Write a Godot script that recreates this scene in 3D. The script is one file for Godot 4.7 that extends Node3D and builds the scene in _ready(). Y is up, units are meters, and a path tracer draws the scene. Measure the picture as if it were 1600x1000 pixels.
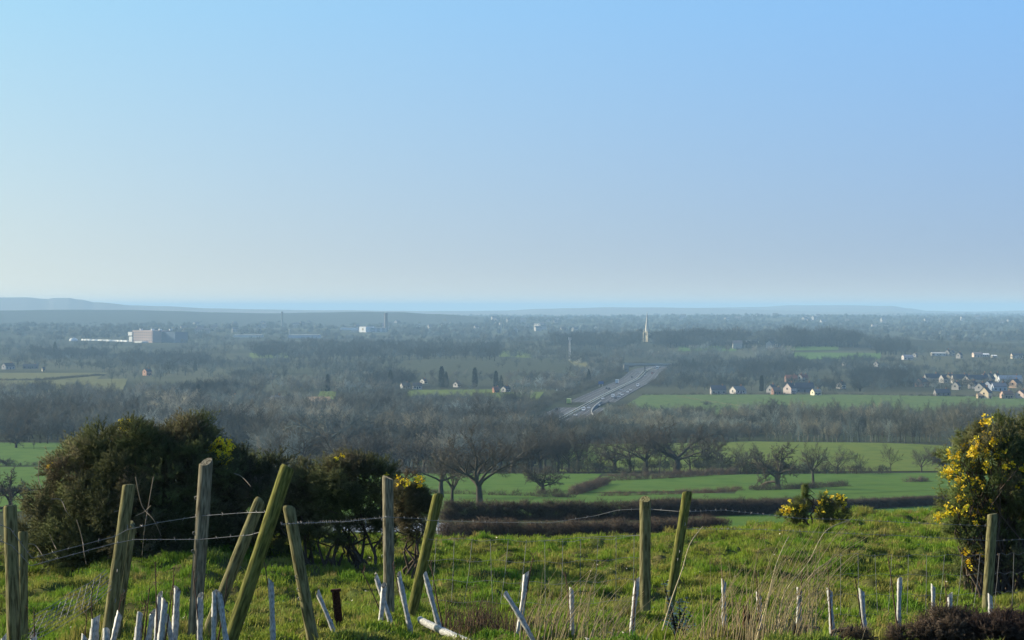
extends Node3D
# A hillside fence above a hazy plain with a motorway, a church and far towns. Camera at the origin, looking along -z.

const FOCAL := 3608.0
const EYE_ROW := 481.0
const EXPOSURE := 2.0
const SUN_AZ := 71.0      # degrees to the left of the view
const SUN_EL := 23.0

var rng := RandomNumberGenerator.new()
var cam_basis := Basis()
var lump := FastNoiseLite.new()
var broad := FastNoiseLite.new()
var patch := FastNoiseLite.new()
var mats := {}
var taken := {}
var prof_x := PackedFloat32Array()
var prof_y := PackedFloat32Array()
var bumps := []


# ---------------------------------------------------------------- mesh builder
class MB:
	var v := PackedVector3Array()
	var n := PackedVector3Array()
	var c := PackedColorArray()
	var ix := PackedInt32Array()
	var col := Color.WHITE

	func vert(p: Vector3, nn: Vector3) -> int:
		v.append(p); n.append(nn); c.append(col)
		return v.size() - 1

	func tri(a: Vector3, b: Vector3, d: Vector3) -> void:
		var nn: Vector3 = (d - a).cross(b - a).normalized()
		var i := vert(a, nn); vert(b, nn); vert(d, nn)
		ix.append(i); ix.append(i + 1); ix.append(i + 2)

	func quad(a: Vector3, b: Vector3, d: Vector3, e: Vector3) -> void:
		var nn: Vector3 = (d - a).cross(b - a).normalized()
		var i := vert(a, nn); vert(b, nn); vert(d, nn); vert(e, nn)
		ix.append_array([i, i + 1, i + 2, i, i + 2, i + 3])

	func box(at: Vector3, size: Vector3, b := Basis()) -> void:
		var h := size * 0.5
		for ax in 3:
			for s in [-1.0, 1.0]:
				var nn := Vector3.ZERO; nn[ax] = s
				var u := Vector3.ZERO; u[(ax + 1) % 3] = 1
				var w := Vector3.ZERO; w[(ax + 2) % 3] = s
				var o := nn * h
				var p: Array = [o - u * h - w * h, o - u * h + w * h, o + u * h + w * h, o + u * h - w * h]
				var q: Array = []
				for k in p: q.append(at + b * k)
				quad(q[0], q[1], q[2], q[3])

	func twig(a: Vector3, b: Vector3, r: float) -> void:
		var d: Vector3 = (b - a).normalized()
		var s: Vector3 = d.cross(Vector3.UP if absf(d.y) < 0.9 else Vector3.RIGHT).normalized()
		var t: Vector3 = s.cross(d)
		var i := vert(b, d)
		for k in 3:
			var ang := TAU * k / 3.0
			var nn: Vector3 = s * cos(ang) + t * sin(ang)
			vert(a + nn * r, nn)
		ix.append_array([i, i + 1, i + 2, i, i + 2, i + 3, i, i + 3, i + 1])

	func tube(pts: PackedVector3Array, rad: PackedFloat32Array, sides: int, cap := false) -> void:
		var m := pts.size()
		var s := Vector3.ZERO
		var first := v.size()
		for k in m:
			var d: Vector3 = (pts[mini(k + 1, m - 1)] - pts[maxi(k - 1, 0)]).normalized()
			if k == 0:
				s = d.cross(Vector3.UP if absf(d.y) < 0.9 else Vector3.RIGHT).normalized()
			else:
				s = (s - d * s.dot(d)).normalized()
			var t: Vector3 = s.cross(d)
			for j in sides:
				var ang := TAU * j / sides
				var nn: Vector3 = s * cos(ang) + t * sin(ang)
				vert(pts[k] + nn * rad[k], nn)
		for k in m - 1:
			for j in sides:
				var a := first + k * sides + j
				var b := first + k * sides + (j + 1) % sides
				ix.append_array([a, b, a + sides, b, b + sides, a + sides])
		if cap:
			var d2: Vector3 = (pts[m - 1] - pts[m - 2]).normalized()
			var ctr := vert(pts[m - 1] + d2 * rad[m - 1] * 0.12, d2)
			var ring := v.size()
			for j in sides:
				vert(v[first + (m - 1) * sides + j], d2)
			for j in sides:
				ix.append_array([ring + j, ring + (j + 1) % sides, ctr])

	func mesh() -> ArrayMesh:
		var a := []
		a.resize(Mesh.ARRAY_MAX)
		a[Mesh.ARRAY_VERTEX] = v
		a[Mesh.ARRAY_NORMAL] = n
		a[Mesh.ARRAY_COLOR] = c
		a[Mesh.ARRAY_INDEX] = ix
		var m := ArrayMesh.new()
		m.add_surface_from_arrays(Mesh.PRIMITIVE_TRIANGLES, a)
		return m


# ---------------------------------------------------------------- naming
func numbered(called: String, parent: Node) -> String:
	var key := str(parent.get_instance_id()) + called
	var k: int = taken.get(key, 0)
	taken[key] = k + 1
	return called if k == 0 else "%s_%03d" % [called, k]

func obj(called: String, m: Mesh, mat: Material, parent: Node = self) -> MeshInstance3D:
	var o := MeshInstance3D.new()
	o.name = numbered(called, parent)
	o.mesh = m
	o.material_override = mat
	parent.add_child(o, true)
	return o

func thing(called: String, label: String, category: String, at := Vector3.ZERO, group := "") -> Node3D:
	var o := Node3D.new()
	o.name = numbered(called, self)
	add_child(o, true)
	o.position = at
	return tag(o, label, category, group)

func tag(o: Node3D, label: String, category: String, group := "") -> Node3D:
	o.set_meta("label", label)
	o.set_meta("category", category)
	if group != "": o.set_meta("group", group)
	return o

func copy(proto: Node3D, called: String, label: String, category: String, group := "") -> Node3D:
	var o: Node3D = proto.duplicate()
	o.name = numbered(called, self)
	add_child(o, true)
	return tag(o, label, category, group)

func structure(o: Node3D, label: String) -> Node3D:
	o.set_meta("kind", "structure")
	o.set_meta("label", label)
	return o

func stuff(o: Node3D, label := "") -> Node3D:
	o.set_meta("kind", "stuff")
	if label != "": o.set_meta("label", label)
	return o

func multi(called: String, m: Mesh, mat: Material, xf: Array, cols: Array, parent: Node = self) -> MultiMeshInstance3D:
	var mm := MultiMesh.new()
	mm.transform_format = MultiMesh.TRANSFORM_3D
	mm.use_colors = cols.size() > 0
	mm.mesh = m
	mm.instance_count = xf.size()
	for i in xf.size():
		mm.set_instance_transform(i, xf[i])
		if cols.size() > 0: mm.set_instance_color(i, cols[i])
	var o := MultiMeshInstance3D.new()
	o.name = numbered(called, parent)
	o.multimesh = mm
	o.material_override = mat
	parent.add_child(o, true)
	o.set_meta("kind", "stuff")
	return o


# ---------------------------------------------------------------- materials
func lin(r: float, g: float, b: float) -> Color:
	return Color(r, g, b).linear_to_srgb()

func mat(key: String, col: Color, rough := 0.9, vc := false, back := 0.0) -> StandardMaterial3D:
	if mats.has(key): return mats[key]
	var m := StandardMaterial3D.new()
	m.resource_name = key
	m.albedo_color = col
	m.roughness = rough
	m.vertex_color_use_as_albedo = vc
	m.cull_mode = BaseMaterial3D.CULL_DISABLED
	if rough >= 0.74: m.metallic_specular = 0.15
	if back > 0.0:
		m.backlight_enabled = true
		m.backlight = Color(back, back, back)
	mats[key] = m
	return m

func noise_tex(seed_: int, freq: float, ramp: Array, size := 512, oct := 5) -> NoiseTexture2D:
	var f := FastNoiseLite.new()
	f.seed = seed_
	f.frequency = freq
	f.fractal_octaves = oct
	var t := NoiseTexture2D.new()
	t.width = size; t.height = size
	t.seamless = true
	t.noise = f
	if ramp.size() > 0:
		var g := Gradient.new()
		g.offsets = PackedFloat32Array(ramp.map(func(r): return r[0]))
		g.colors = PackedColorArray(ramp.map(func(r): return r[1]))
		t.color_ramp = g
	return t

func textured(key: String, tex: Texture2D, scale: Vector3, rough := 0.95, world := false, relief: Texture2D = null, height := 1.0) -> StandardMaterial3D:
	var m := mat(key, Color.WHITE, rough)
	m.albedo_texture = tex
	m.uv1_triplanar = true
	m.uv1_world_triplanar = world
	m.uv1_scale = scale
	if relief:
		m.heightmap_enabled = true
		m.heightmap_texture = relief
		m.heightmap_scale = height
	return m


# ---------------------------------------------------------------- the lie of the land
func profile_setup() -> void:
	# [metres from the camera, row of the 1000-row photograph where the ground shows at that distance]
	for p in [[4, 1935], [8, 1262], [12, 1150], [14, 1075], [16.5, 1010], [21, 978], [25, 946], [30, 895], [36, 850], [41, 850], [47, 853], [55, 852], [70, 855], [90, 857], [110, 851], [130, 830], [165, 812], [180, 807], [230, 800],
			[300, 793], [380, 770], [520, 742], [640, 725], [800, 700], [1050, 668], [1350, 647], [1500, 631], [1900, 602], [2600, 572], [3500, 546], [5000, 519], [8000, 501], [14000, 491.5], [20000, 489], [32000, 486.5]]:
		prof_x.append(log(p[0]))
		prof_y.append(p[0] * (p[1] - EYE_ROW) / FOCAL)
	# [column, metres, half width, half depth, height]
	for b in [[1400, 43, 3.4, 6.0, 0.62], [1640, 44, 2.2, 5.0, 0.35], [330, 30, 1.2, 3.0, 0.22], [450, 33, 1.6, 3.0, 0.2], [1150, 3500, 420, 350, 20], [760, 2650, 150, 380, 9], [560, 3200, 250, 300, 6],
			[1500, 2900, 300, 500, 7], [980, 900, 80, 120, -1.5], [1420, 760, 60, 110, 2.5], [60, 5200, 500, 600, 6], [700, 7000, 500, 800, 10], [1200, 8200, 700, 900, 12]]:
		bumps.append([(b[0] - 800.0) / FOCAL * b[1], -float(b[1]), b[2], b[3], b[4]])
	lump.seed = 5; lump.frequency = 1.15; lump.fractal_octaves = 3
	broad.seed = 9; broad.frequency = 0.22; broad.fractal_octaves = 2
	patch.seed = 21; patch.frequency = 0.012; patch.fractal_octaves = 4

func H(x: float, z: float) -> float:
	var r := sqrt(x * x + z * z)
	var lx := log(maxf(r, 4.0))
	var last := prof_x.size() - 1
	var y: float
	if lx >= prof_x[last]:
		y = -prof_y[last]
	else:
		var i := prof_x.bsearch(lx)
		i = clampi(i - 1, 0, last - 1)
		var t := (lx - prof_x[i]) / (prof_x[i + 1] - prof_x[i])
		var i0 := maxi(i - 1, 0)
		var i3 := mini(i + 2, last)
		var d := prof_x[i + 1] - prof_x[i]
		var m1 := (prof_y[i + 1] - prof_y[i0]) / (prof_x[i + 1] - prof_x[i0]) * d
		var m2 := (prof_y[i3] - prof_y[i]) / (prof_x[i3] - prof_x[i]) * d
		var t2 := t * t
		var t3 := t2 * t
		y = -((2 * t3 - 3 * t2 + 1) * prof_y[i] + (t3 - 2 * t2 + t) * m1 + (-2 * t3 + 3 * t2) * prof_y[i + 1] + (t3 - t2) * m2)
	if z < 0.0:
		for b in bumps:
			var dx: float = (x - b[0]) / b[2]
			var dz: float = (z - b[1]) / b[3]
			var q := dx * dx + dz * dz
			if q < 9.0: y += b[4] * exp(-q)
	if r < 70.0:
		var k := 1.0 - smoothstep(50.0, 70.0, r)
		var a := lump.get_noise_2d(x, z)
		y += k * (0.19 * a + 0.06 * absf(a) - 0.07 + 0.15 * broad.get_noise_2d(x, z))
	return y

func ray(px: float, py: float) -> Vector3:
	var d := cam_basis * Vector3((px - 800.0) / FOCAL, (500.0 - py) / FOCAL, -1.0)
	return d / -d.z

func at_depth(px: float, py: float, depth: float) -> Vector3:
	return ray(px, py) * depth

func hit(px: float, py: float, from := 56.0) -> Vector3:
	var d := ray(px, py)
	var a := from
	var b := from
	while b < 30000.0:
		var p := d * b
		if p.y < H(p.x, p.z): break
		a = b
		b *= 1.01
	for k in 12:
		var m := (a + b) * 0.5
		var p := d * m
		if p.y < H(p.x, p.z): b = m
		else: a = m
	var q := d * b
	return Vector3(q.x, H(q.x, q.z), q.z)

func ground(x: float, z: float) -> Vector3:
	return Vector3(x, H(x, z), z)


# ---------------------------------------------------------------- camera, sky, sun, air
func light_and_lens() -> void:
	var pitch := -atan((500.0 - EYE_ROW) / FOCAL)
	cam_basis = Basis(Vector3.RIGHT, pitch)
	var cam := Camera3D.new()
	cam.name = "camera"
	cam.basis = cam_basis
	cam.fov = rad_to_deg(2.0 * atan(500.0 / FOCAL))
	cam.near = 0.1
	cam.far = 60000.0
	cam.current = true
	add_child(cam)
	var e := Environment.new()
	e.background_mode = Environment.BG_SKY
	e.tonemap_mode = Environment.TONE_MAPPER_LINEAR
	e.tonemap_exposure = EXPOSURE
	e.sdfgi_enabled = true
	e.ssao_enabled = true
	e.ssil_enabled = true
	e.fog_enabled = true
	e.fog_density = 1.0 / 10000.0
	e.fog_light_color = lin(0.435, 0.70, 0.95)
	var pano := PanoramaSkyMaterial.new()
	pano.panorama = sky_image()
	var s := Sky.new()
	s.sky_material = pano
	e.sky = s
	var w := WorldEnvironment.new()
	w.name = "world"
	w.environment = e
	add_child(w)
	var sun := DirectionalLight3D.new()
	sun.name = "sun"
	sun.light_energy = 1.6
	sun.light_color = Color(1.0, 0.945, 0.84)
	sun.light_angular_distance = 0.5
	sun.shadow_enabled = true
	add_child(sun)
	sun.look_at_from_position(Vector3.ZERO, -sun_dir(), Vector3.UP)

func sun_dir() -> Vector3:
	var az := deg_to_rad(SUN_AZ)
	var el := deg_to_rad(SUN_EL)
	return Vector3(-sin(az) * cos(el), sin(el), -cos(az) * cos(el))

func sky_image() -> ImageTexture:
	# clear air: pale and warm towards the horizon and the sun, blue overhead
	var w := 256
	var h := 2048
	var im := Image.create_empty(w, h, false, Image.FORMAT_RGBF)
	var to_sun := sun_dir()
	for j in h:
		var e := 90.0 - (j + 0.5) / h * 180.0
		for i in w:
			var a := (i + 0.5) / w * TAU
			var el := deg_to_rad(maxf(e, 0.0))
			var d := Vector3(sin(a) * cos(el), sin(el), -cos(a) * cos(el))
			var g := rad_to_deg(acos(clampf(d.dot(Vector3(to_sun.x, 0.12, to_sun.z).normalized()), -1, 1)))
			var k := exp(-g * g / (2.0 * 35.0 * 35.0))
			var low := Vector3(0.300, 0.395, 0.540) + k * Vector3(1.90, 1.65, 0.75)
			var mid := Vector3(0.214, 0.468, 0.900) + k * Vector3(0.77, 0.96, 0.13)
			var top := Vector3(0.075, 0.19, 0.48) + k * Vector3(0.35, 0.4, 0.2)
			var t := minf((1.0 - exp(-maxf(e, 0.0) / 9.0)) / 0.556, 1.0)
			var c := low.lerp(mid, t).lerp(top, 1.0 - exp(-maxf(e - 7.3, 0.0) / 25.0)) / EXPOSURE
			c += Vector3(0.40, 0.27, 0.06) * exp(-maxf(e, 0.0) / 0.4) / EXPOSURE
			im.set_pixel(i, j, Color(c.x, c.y, c.z))
	return ImageTexture.create_from_image(im)


# ---------------------------------------------------------------- land
func land() -> void:
	var mb := MB.new()
	var angs := []
	var a := -180.0
	while a < 180.0:
		angs.append(a)
		a += 0.085 if absf(a + 0.01) < 20.0 else (0.8 if absf(a) < 30.0 else 5.0)
	var rads := []
	var r := 3.0
	while r < 34000.0:
		rads.append(r)
		r *= 1.0045 if r > 13.0 and r < 50.0 else (1.02 if r < 4000.0 else 1.05)
	var na := angs.size()
	var grass_a := Color(0.075, 0.105, 0.024)
	var grass_b := Color(0.125, 0.112, 0.045)
	var moor := Color(0.042, 0.046, 0.028)
	var pale := Color(0.055, 0.068, 0.032)
	var verts := PackedVector3Array(); var cols := PackedColorArray(); var idx := PackedInt32Array()
	for rr in rads:
		for aa in angs:
			var t := deg_to_rad(aa)
			var x: float = rr * sin(t)
			var z: float = -rr * cos(t)
			verts.append(ground(x, z))
			var q := patch.get_noise_2d(x, z)
			if rr < 60.0:
				var s := clampf(0.5 + 0.9 * broad.get_noise_2d(x * 1.7 + 40.0, z * 1.7), 0, 1)
				cols.append(grass_a.lerp(grass_b, s))
			elif rr < 1500.0:
				cols.append(moor.lerp(pale, clampf(0.5 + q * 1.2, 0, 1)))
			else:
				cols.append(moor.lerp(Color(0.088, 0.094, 0.055), clampf(0.45 + 2.2 * patch.get_noise_2d(x * 0.3 + 70.0, z * 0.18), 0, 1)))
	for i in rads.size() - 1:
		for j in na:
			var p := i * na + j
			var q2 := i * na + (j + 1) % na
			idx.append_array([p, p + na, q2, q2, p + na, q2 + na])
	var nrm := PackedVector3Array()
	nrm.resize(verts.size())
	for k in range(0, idx.size(), 3):
		var u := verts[idx[k]]
		var fn := (verts[idx[k + 2]] - u).cross(verts[idx[k + 1]] - u)
		for s in 3: nrm[idx[k + s]] += fn
	for k in nrm.size(): nrm[k] = nrm[k].normalized()
	mb.v = verts; mb.c = cols; mb.ix = idx; mb.n = nrm
	var m := mat("ground", Color.WHITE, 0.95, true)
	m.metallic_specular = 0.1
	m.albedo_texture = noise_tex(3, 0.03, [[0.2, lin(0.6, 0.6, 0.6)], [0.8, Color.WHITE]])
	m.uv1_triplanar = true
	m.uv1_world_triplanar = true
	m.uv1_scale = Vector3(0.35, 0.35, 0.35)
	structure(obj("ground", mb.mesh(), m), "grassy hillside falling away to a wide hazy plain")

func grid_sheet(c: Array, nu: int, nv: int, lift: float) -> ArrayMesh:
	# c: four world corners far-left, far-right, near-right, near-left
	var v := PackedVector3Array(); var n := PackedVector3Array(); var ix := PackedInt32Array(); var cl := PackedColorArray()
	for j in nv + 1:
		for i in nu + 1:
			var u := float(i) / nu
			var w := float(j) / nv
			var p: Vector3 = c[0].lerp(c[1], u).lerp(c[3].lerp(c[2], u), w)
			# ragged edges
			if i == 0 or i == nu or j == 0 or j == nv:
				var sz: float = c[0].distance_to(c[1])
				var k := 0.006 * sz
				p += Vector3(patch.get_noise_2d(p.x * 2.0, p.z * 2.0), 0, patch.get_noise_2d(p.z * 2.0 + 90.0, p.x * 2.0)) * k
			v.append(Vector3(p.x, H(p.x, p.z) + lift, p.z))
			cl.append(Color.WHITE)
			var e := 1.5
			n.append(Vector3(H(p.x - e, p.z) - H(p.x + e, p.z), 2 * e, H(p.x, p.z - e) - H(p.x, p.z + e)).normalized())
	for j in nv:
		for i in nu:
			var p := j * (nu + 1) + i
			ix.append_array([p, p + 1, p + nu + 1, p + 1, p + nu + 2, p + nu + 1])
	var mb := MB.new()
	mb.v = v; mb.n = n; mb.ix = ix; mb.c = cl
	return mb.mesh()

func field(px: Array, key: String, col: Color, label: String, lift := 0.2, from := 56.0) -> void:
	var c := []
	for p in px: c.append(hit(p[0], p[1], from))
	var m := mat("field_" + key, Color.WHITE, 0.95)
	if m.albedo_texture == null:
		var dim := Color(col.r * 0.80, col.g * 0.84, col.b * 0.78)
		var dry := Color(col.r * 1.06, col.g * 0.98, col.b * 0.9)
		m.albedo_texture = noise_tex(hash(key) % 1000, 0.012, [[0.25, dim.linear_to_srgb()], [0.5, col.linear_to_srgb()], [0.75, dry.linear_to_srgb()]])
		m.uv1_triplanar = true
		m.uv1_world_triplanar = true
		m.uv1_scale = Vector3(0.02, 0.02, 0.007)
	structure(obj("field", grid_sheet(c, 48, 48, lift), m), label)

func fields() -> void:
	var g1 := Color(0.066, 0.126, 0.022)
	var g2 := Color(0.092, 0.128, 0.022)
	var g3 := Color(0.078, 0.122, 0.034)
	var ol := Color(0.105, 0.110, 0.045)
	field([[380, 772], [1150, 772], [1150, 808], [380, 808]], "near", g1, "pale green pasture around the trio of oaks", 0.08)
	field([[1150, 766], [1720, 755], [1720, 800], [1150, 808]], "near", g1, "pale green pasture right of the near fence posts", 0.08)
	field([[560, 741], [940, 741], [900, 774], [560, 770]], "mid", g1, "smooth green field behind the trio of oaks", 0.1)
	field([[940, 745], [1720, 737], [1720, 757], [900, 771]], "mid", g1, "smooth green field below the hedgerow of oaks", 0.1)
	field([[870, 694], [1180, 690], [1180, 738], [870, 738]], "yellow", g2, "yellow green meadow seen between hedgerow oaks", 0.15)
	field([[1180, 690], [1500, 699], [1640, 736], [1180, 738]], "yellow", g2, "yellow green rising meadow behind three bare trees", 0.15)
	field([[-60, 692], [130, 692], [130, 728], [-60, 728]], "left", g1, "small bright green field left of the big gorse, upper strip", 0.1)
	field([[-60, 730], [140, 730], [140, 765], [-60, 765]], "left", g1, "small bright green field left of the big gorse, middle strip", 0.1)
	field([[-60, 768], [140, 768], [140, 800], [-60, 800]], "left", g1, "small bright green field left of the big gorse, lower strip", 0.08)
	field([[1005, 617], [1320, 617], [1300, 652], [955, 648]], "far", g3, "large green field right of the motorway", 0.3)
	field([[1320, 617], [1700, 622], [1700, 646], [1300, 648]], "far", g3, "long green field in front of the village houses", 0.3)
	field([[1238, 551], [1376, 552], [1376, 561], [1244, 562]], "hill", g1, "bright green field on the hill right of the church", 0.4)
	field([[1225, 541], [1310, 541], [1310, 547], [1230, 548]], "hill", g1, "sunny green strip beneath the hilltop trees", 0.4)
	field([[-60, 583], [168, 583], [150, 593], [-60, 593]], "pale", ol, "pale olive field by the white gabled house", 0.4)
	field([[-60, 596], [200, 592], [190, 615], [-60, 612]], "pale", ol, "pale olive field in front of the dark hedge line", 0.4)
	field([[600, 566], [920, 562], [910, 584], [590, 588]], "moor", Color(0.042, 0.048, 0.025), "olive hill field left of the motorway bridge", 0.5)
	field([[660, 584], [910, 584], [900, 604], [610, 604]], "moor", Color(0.036, 0.042, 0.022), "rough olive slope below the hill field", 0.5)
	field([[380, 574], [560, 574], [520, 584], [360, 584]], "moor", Color(0.042, 0.048, 0.025), "thin olive field under the dark hilltop wood", 0.5)
	field([[640, 610], [790, 609], [770, 620], [630, 620]], "green_a", g2, "narrow green paddock by the farm houses", 0.4)
	field([[740, 614], [850, 613], [835, 634], [760, 634]], "green_a", g2, "green paddock left of the motorway", 0.4)
	field([[500, 612], [525, 612], [525, 640], [490, 640]], "green_a", g2, "thin green gap beside the tan barn", 0.4)
	field([[555, 627], [620, 627], [615, 646], [550, 646]], "green_a", g2, "small green paddock right of the tan barn", 0.4)
	field([[390, 552], [450, 552], [450, 560], [390, 560]], "green_a", g2, "sliver of grass below tall far trees", 0.5)
	field([[320, 598], [352, 598], [352, 608], [318, 608]], "green_a", g2, "tiny grass clearing among left woods", 0.4)
	field([[780, 548], [835, 550], [830, 560], [780, 558]], "green_a", g2, "sunny grass bank near the mast", 0.5)
	field([[885, 562], [915, 566], [925, 580], [905, 578]], "straw", Color(0.17, 0.16, 0.06), "straw coloured bank left of the bridge", 0.6)
	field([[1060, 541], [1150, 541], [1150, 549], [1060, 549]], "hill", g1, "small green field below the church trees", 0.5)
	for q in [[[600, 783], [760, 786], [900, 788], [1090, 783]], [[620, 798], [780, 800], [960, 799], [1140, 792]], [[980, 762], [1080, 760], [1190, 756], [1400, 752]], [[600, 757], [700, 759], [820, 758]], [[1230, 776], [1340, 772], [1470, 766]]]:
		var pts := PackedVector3Array()
		for i in q.size() - 1:
			for k in 8:
				var p := hit(lerpf(q[i][0], q[i + 1][0], k / 8.0), lerpf(q[i][1], q[i + 1][1], k / 8.0))
				pts.append(p)
		for o in [-0.9, 0.9]:
			var mb := MB.new()
			ribbon(mb, pts, o, 0.38, 0.14)
			structure(obj("path", mb.mesh(), mat("tramline", lin(0.046, 0.085, 0.02), 0.95)), "faint tractor line pressed into the pasture")
	field([[1080, 803], [1230, 799], [1260, 822], [1060, 829]], "near", g1, "grass verge between the two near hedges", 0.06)


# ---------------------------------------------------------------- trees
func wander(p: Vector3, d: Vector3, length: float, segs: int, gnarl: float, lift: float) -> PackedVector3Array:
	var pts := PackedVector3Array([p])
	for i in segs:
		d = (d + Vector3(rng.randf_range(-1, 1), rng.randf_range(-1, 1), rng.randf_range(-1, 1)) * gnarl + Vector3.UP * lift).normalized()
		p += d * (length / segs)
		pts.append(p)
	return pts

func grow(out: Array, p: Vector3, d: Vector3, length: float, rad: float, lvl: int, s: Dictionary) -> void:
	var top: int = s.n.size()
	if lvl == top:
		out[1].twig(p, p + (d + Vector3.UP * float(s.lift)).normalized() * length, rad)
		return
	var segs: int = [6, 6, 4, 3, 2][mini(lvl, 4)] if s.fine else [3, 3, 2, 2, 2][mini(lvl, 4)]
	var pts := wander(p, d, length, segs, (0.05 if lvl == 0 else float(s.gnarl)), (0.0 if lvl == 0 else float(s.lift)))
	var rr := PackedFloat32Array()
	var tip: float = 0.62 if lvl == 0 else 0.25
	for i in pts.size():
		var t := float(i) / segs
		var q := lerpf(rad, rad * tip, t)
		if lvl == 0 and i == 0: q *= 1.35
		rr.append(q)
	var sides: int = [9, 6, 4, 3, 3][mini(lvl, 4)] if s.fine else [5, 4, 3, 3, 3][mini(lvl, 4)]
	out[0 if lvl <= 1 else 1].tube(pts, rr, sides)
	var n: int = s.n[lvl]
	var start: float = s.start[mini(lvl, s.start.size() - 1)]
	var roll := rng.randf() * TAU
	for k in n:
		var t := clampf(start + (1.0 - start) * (k + rng.randf_range(0.3, 1.0)) / n, 0, 1)
		if k == n - 1: t = 1.0
		var f := t * segs
		var i := mini(int(f), segs - 1)
		var q: Vector3 = pts[i].lerp(pts[i + 1], f - i)
		var dd: Vector3 = (pts[i + 1] - pts[i]).normalized()
		var side: Vector3 = dd.cross(Vector3.UP if absf(dd.y) < 0.95 else Vector3.RIGHT).normalized()
		roll += 2.4 + rng.randf_range(-0.5, 0.5)
		side = side.rotated(dd, roll)
		var ang: float = deg_to_rad(rng.randf_range(s.ang[lvl] * 0.6, s.ang[lvl] * 1.3))
		if k == n - 1 and lvl > 0: ang *= 0.35
		var cd := (dd * cos(ang) + side * sin(ang)).normalized()
		var cl: float = length * s.ratio[lvl] * rng.randf_range(0.75, 1.2) * (1.0 - 0.35 * t if lvl > 0 else 1.0)
		var cr: float = lerpf(rad, rad * tip, t) * rng.randf_range(0.55, 0.75)
		if lvl == top - 1: cr = s.twig * rng.randf_range(0.7, 1.2)
		grow(out, q, cd, cl, maxf(cr, s.twig), lvl + 1, s)

func tree_mesh(seed_: int, s: Dictionary) -> Array:
	rng.seed = seed_
	var out := [MB.new(), MB.new()]
	grow(out, Vector3(0, -0.3, 0), Vector3(rng.randf_range(-0.06, 0.06), 1, rng.randf_range(-0.06, 0.06)).normalized(), s.trunk, s.rad, 0, s)
	var hi := 0.0
	for p in out[1].v: hi = maxf(hi, p.y)
	return [out[0].mesh(), out[1].mesh(), hi]

var kinds := {}

func tree_kinds() -> void:
	var oak := {"n": [6, 7, 8, 9], "start": [0.72, 0.3, 0.15, 0.1], "ang": [52, 52, 50, 45], "ratio": [1.75, 0.52, 0.5, 0.75], "gnarl": 0.30, "lift": 0.07, "trunk": 3.2, "rad": 0.42, "twig": 0.02, "fine": true}
	for k in 4:
		var q := oak.duplicate(true)
		if k == 1: q.trunk = 3.0; q.rad = 0.3; q.ratio = [1.6, 0.5, 0.5, 0.75]
		if k == 2: q.ang = [60, 55, 55, 50]; q.trunk = 2.2; q.ratio = [2.2, 0.5, 0.5, 0.75]; q.lift = 0.04
		if k == 3: q.ang = [38, 45, 45, 40]; q.trunk = 4.2; q.ratio = [1.4, 0.5, 0.5, 0.75]; q.lift = 0.1
		kinds["oak%d" % k] = tree_mesh(40 + k, q)
	var thorn := {"n": [7, 8, 8, 7], "start": [0.45, 0.2, 0.1, 0.1], "ang": [55, 55, 55, 50], "ratio": [1.5, 0.5, 0.5, 0.7], "gnarl": 0.3, "lift": 0.0, "trunk": 1.5, "rad": 0.22, "twig": 0.017, "fine": true}
	for k in 2: kinds["thorn%d" % k] = tree_mesh(70 + k, thorn)
	var wood := {"n": [6, 6, 7, 5], "start": [0.4, 0.25, 0.15, 0.1], "ang": [42, 45, 45, 40], "ratio": [0.95, 0.5, 0.5, 0.8], "gnarl": 0.2, "lift": 0.12, "trunk": 6.0, "rad": 0.2, "twig": 0.03, "fine": false}
	for k in 3:
		var q := wood.duplicate(true)
		if k == 1: q.trunk = 8.0; q.ratio = [0.6, 0.5, 0.5, 0.8]; q.ang = [30, 40, 40, 40]
		if k == 2: q.start = [0.6, 0.25, 0.1, 0.1]; q.trunk = 4.5; q.ratio = [1.35, 0.5, 0.5, 0.8]; q.ang = [52, 48, 45, 40]
		kinds["wood%d" % k] = tree_mesh(90 + k, q)
	var dome := {"n": [7, 7, 8, 6], "start": [0.5, 0.25, 0.12, 0.1], "ang": [58, 52, 50, 45], "ratio": [1.75, 0.52, 0.5, 0.75], "gnarl": 0.26, "lift": 0.06, "trunk": 3.4, "rad": 0.3, "twig": 0.026, "fine": false}
	for k in 3:
		var q := dome.duplicate(true)
		if k == 1: q.trunk = 4.4; q.ratio = [1.35, 0.52, 0.5, 0.75]
		if k == 2: q.ang = [48, 50, 50, 45]; q.lift = 0.09
		kinds["dome%d" % k] = tree_mesh(170 + k, q)
	var far := {"n": [5, 6, 6], "start": [0.4, 0.2, 0.1], "ang": [45, 48, 45], "ratio": [0.95, 0.6, 0.8], "gnarl": 0.2, "lift": 0.1, "trunk": 6.0, "rad": 0.28, "twig": 0.085, "fine": false}
	for k in 2:
		var q := far.duplicate(true)
		if k == 1: q.start = [0.55, 0.2, 0.1]; q.ratio = [1.25, 0.6, 0.8]; q.trunk = 4.8
		kinds["far%d" % k] = tree_mesh(110 + k, q)
	for k in 2: kinds["fir%d" % k] = fir_mesh(130 + k, k)
	kinds["clump"] = clump_mesh(150)

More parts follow.
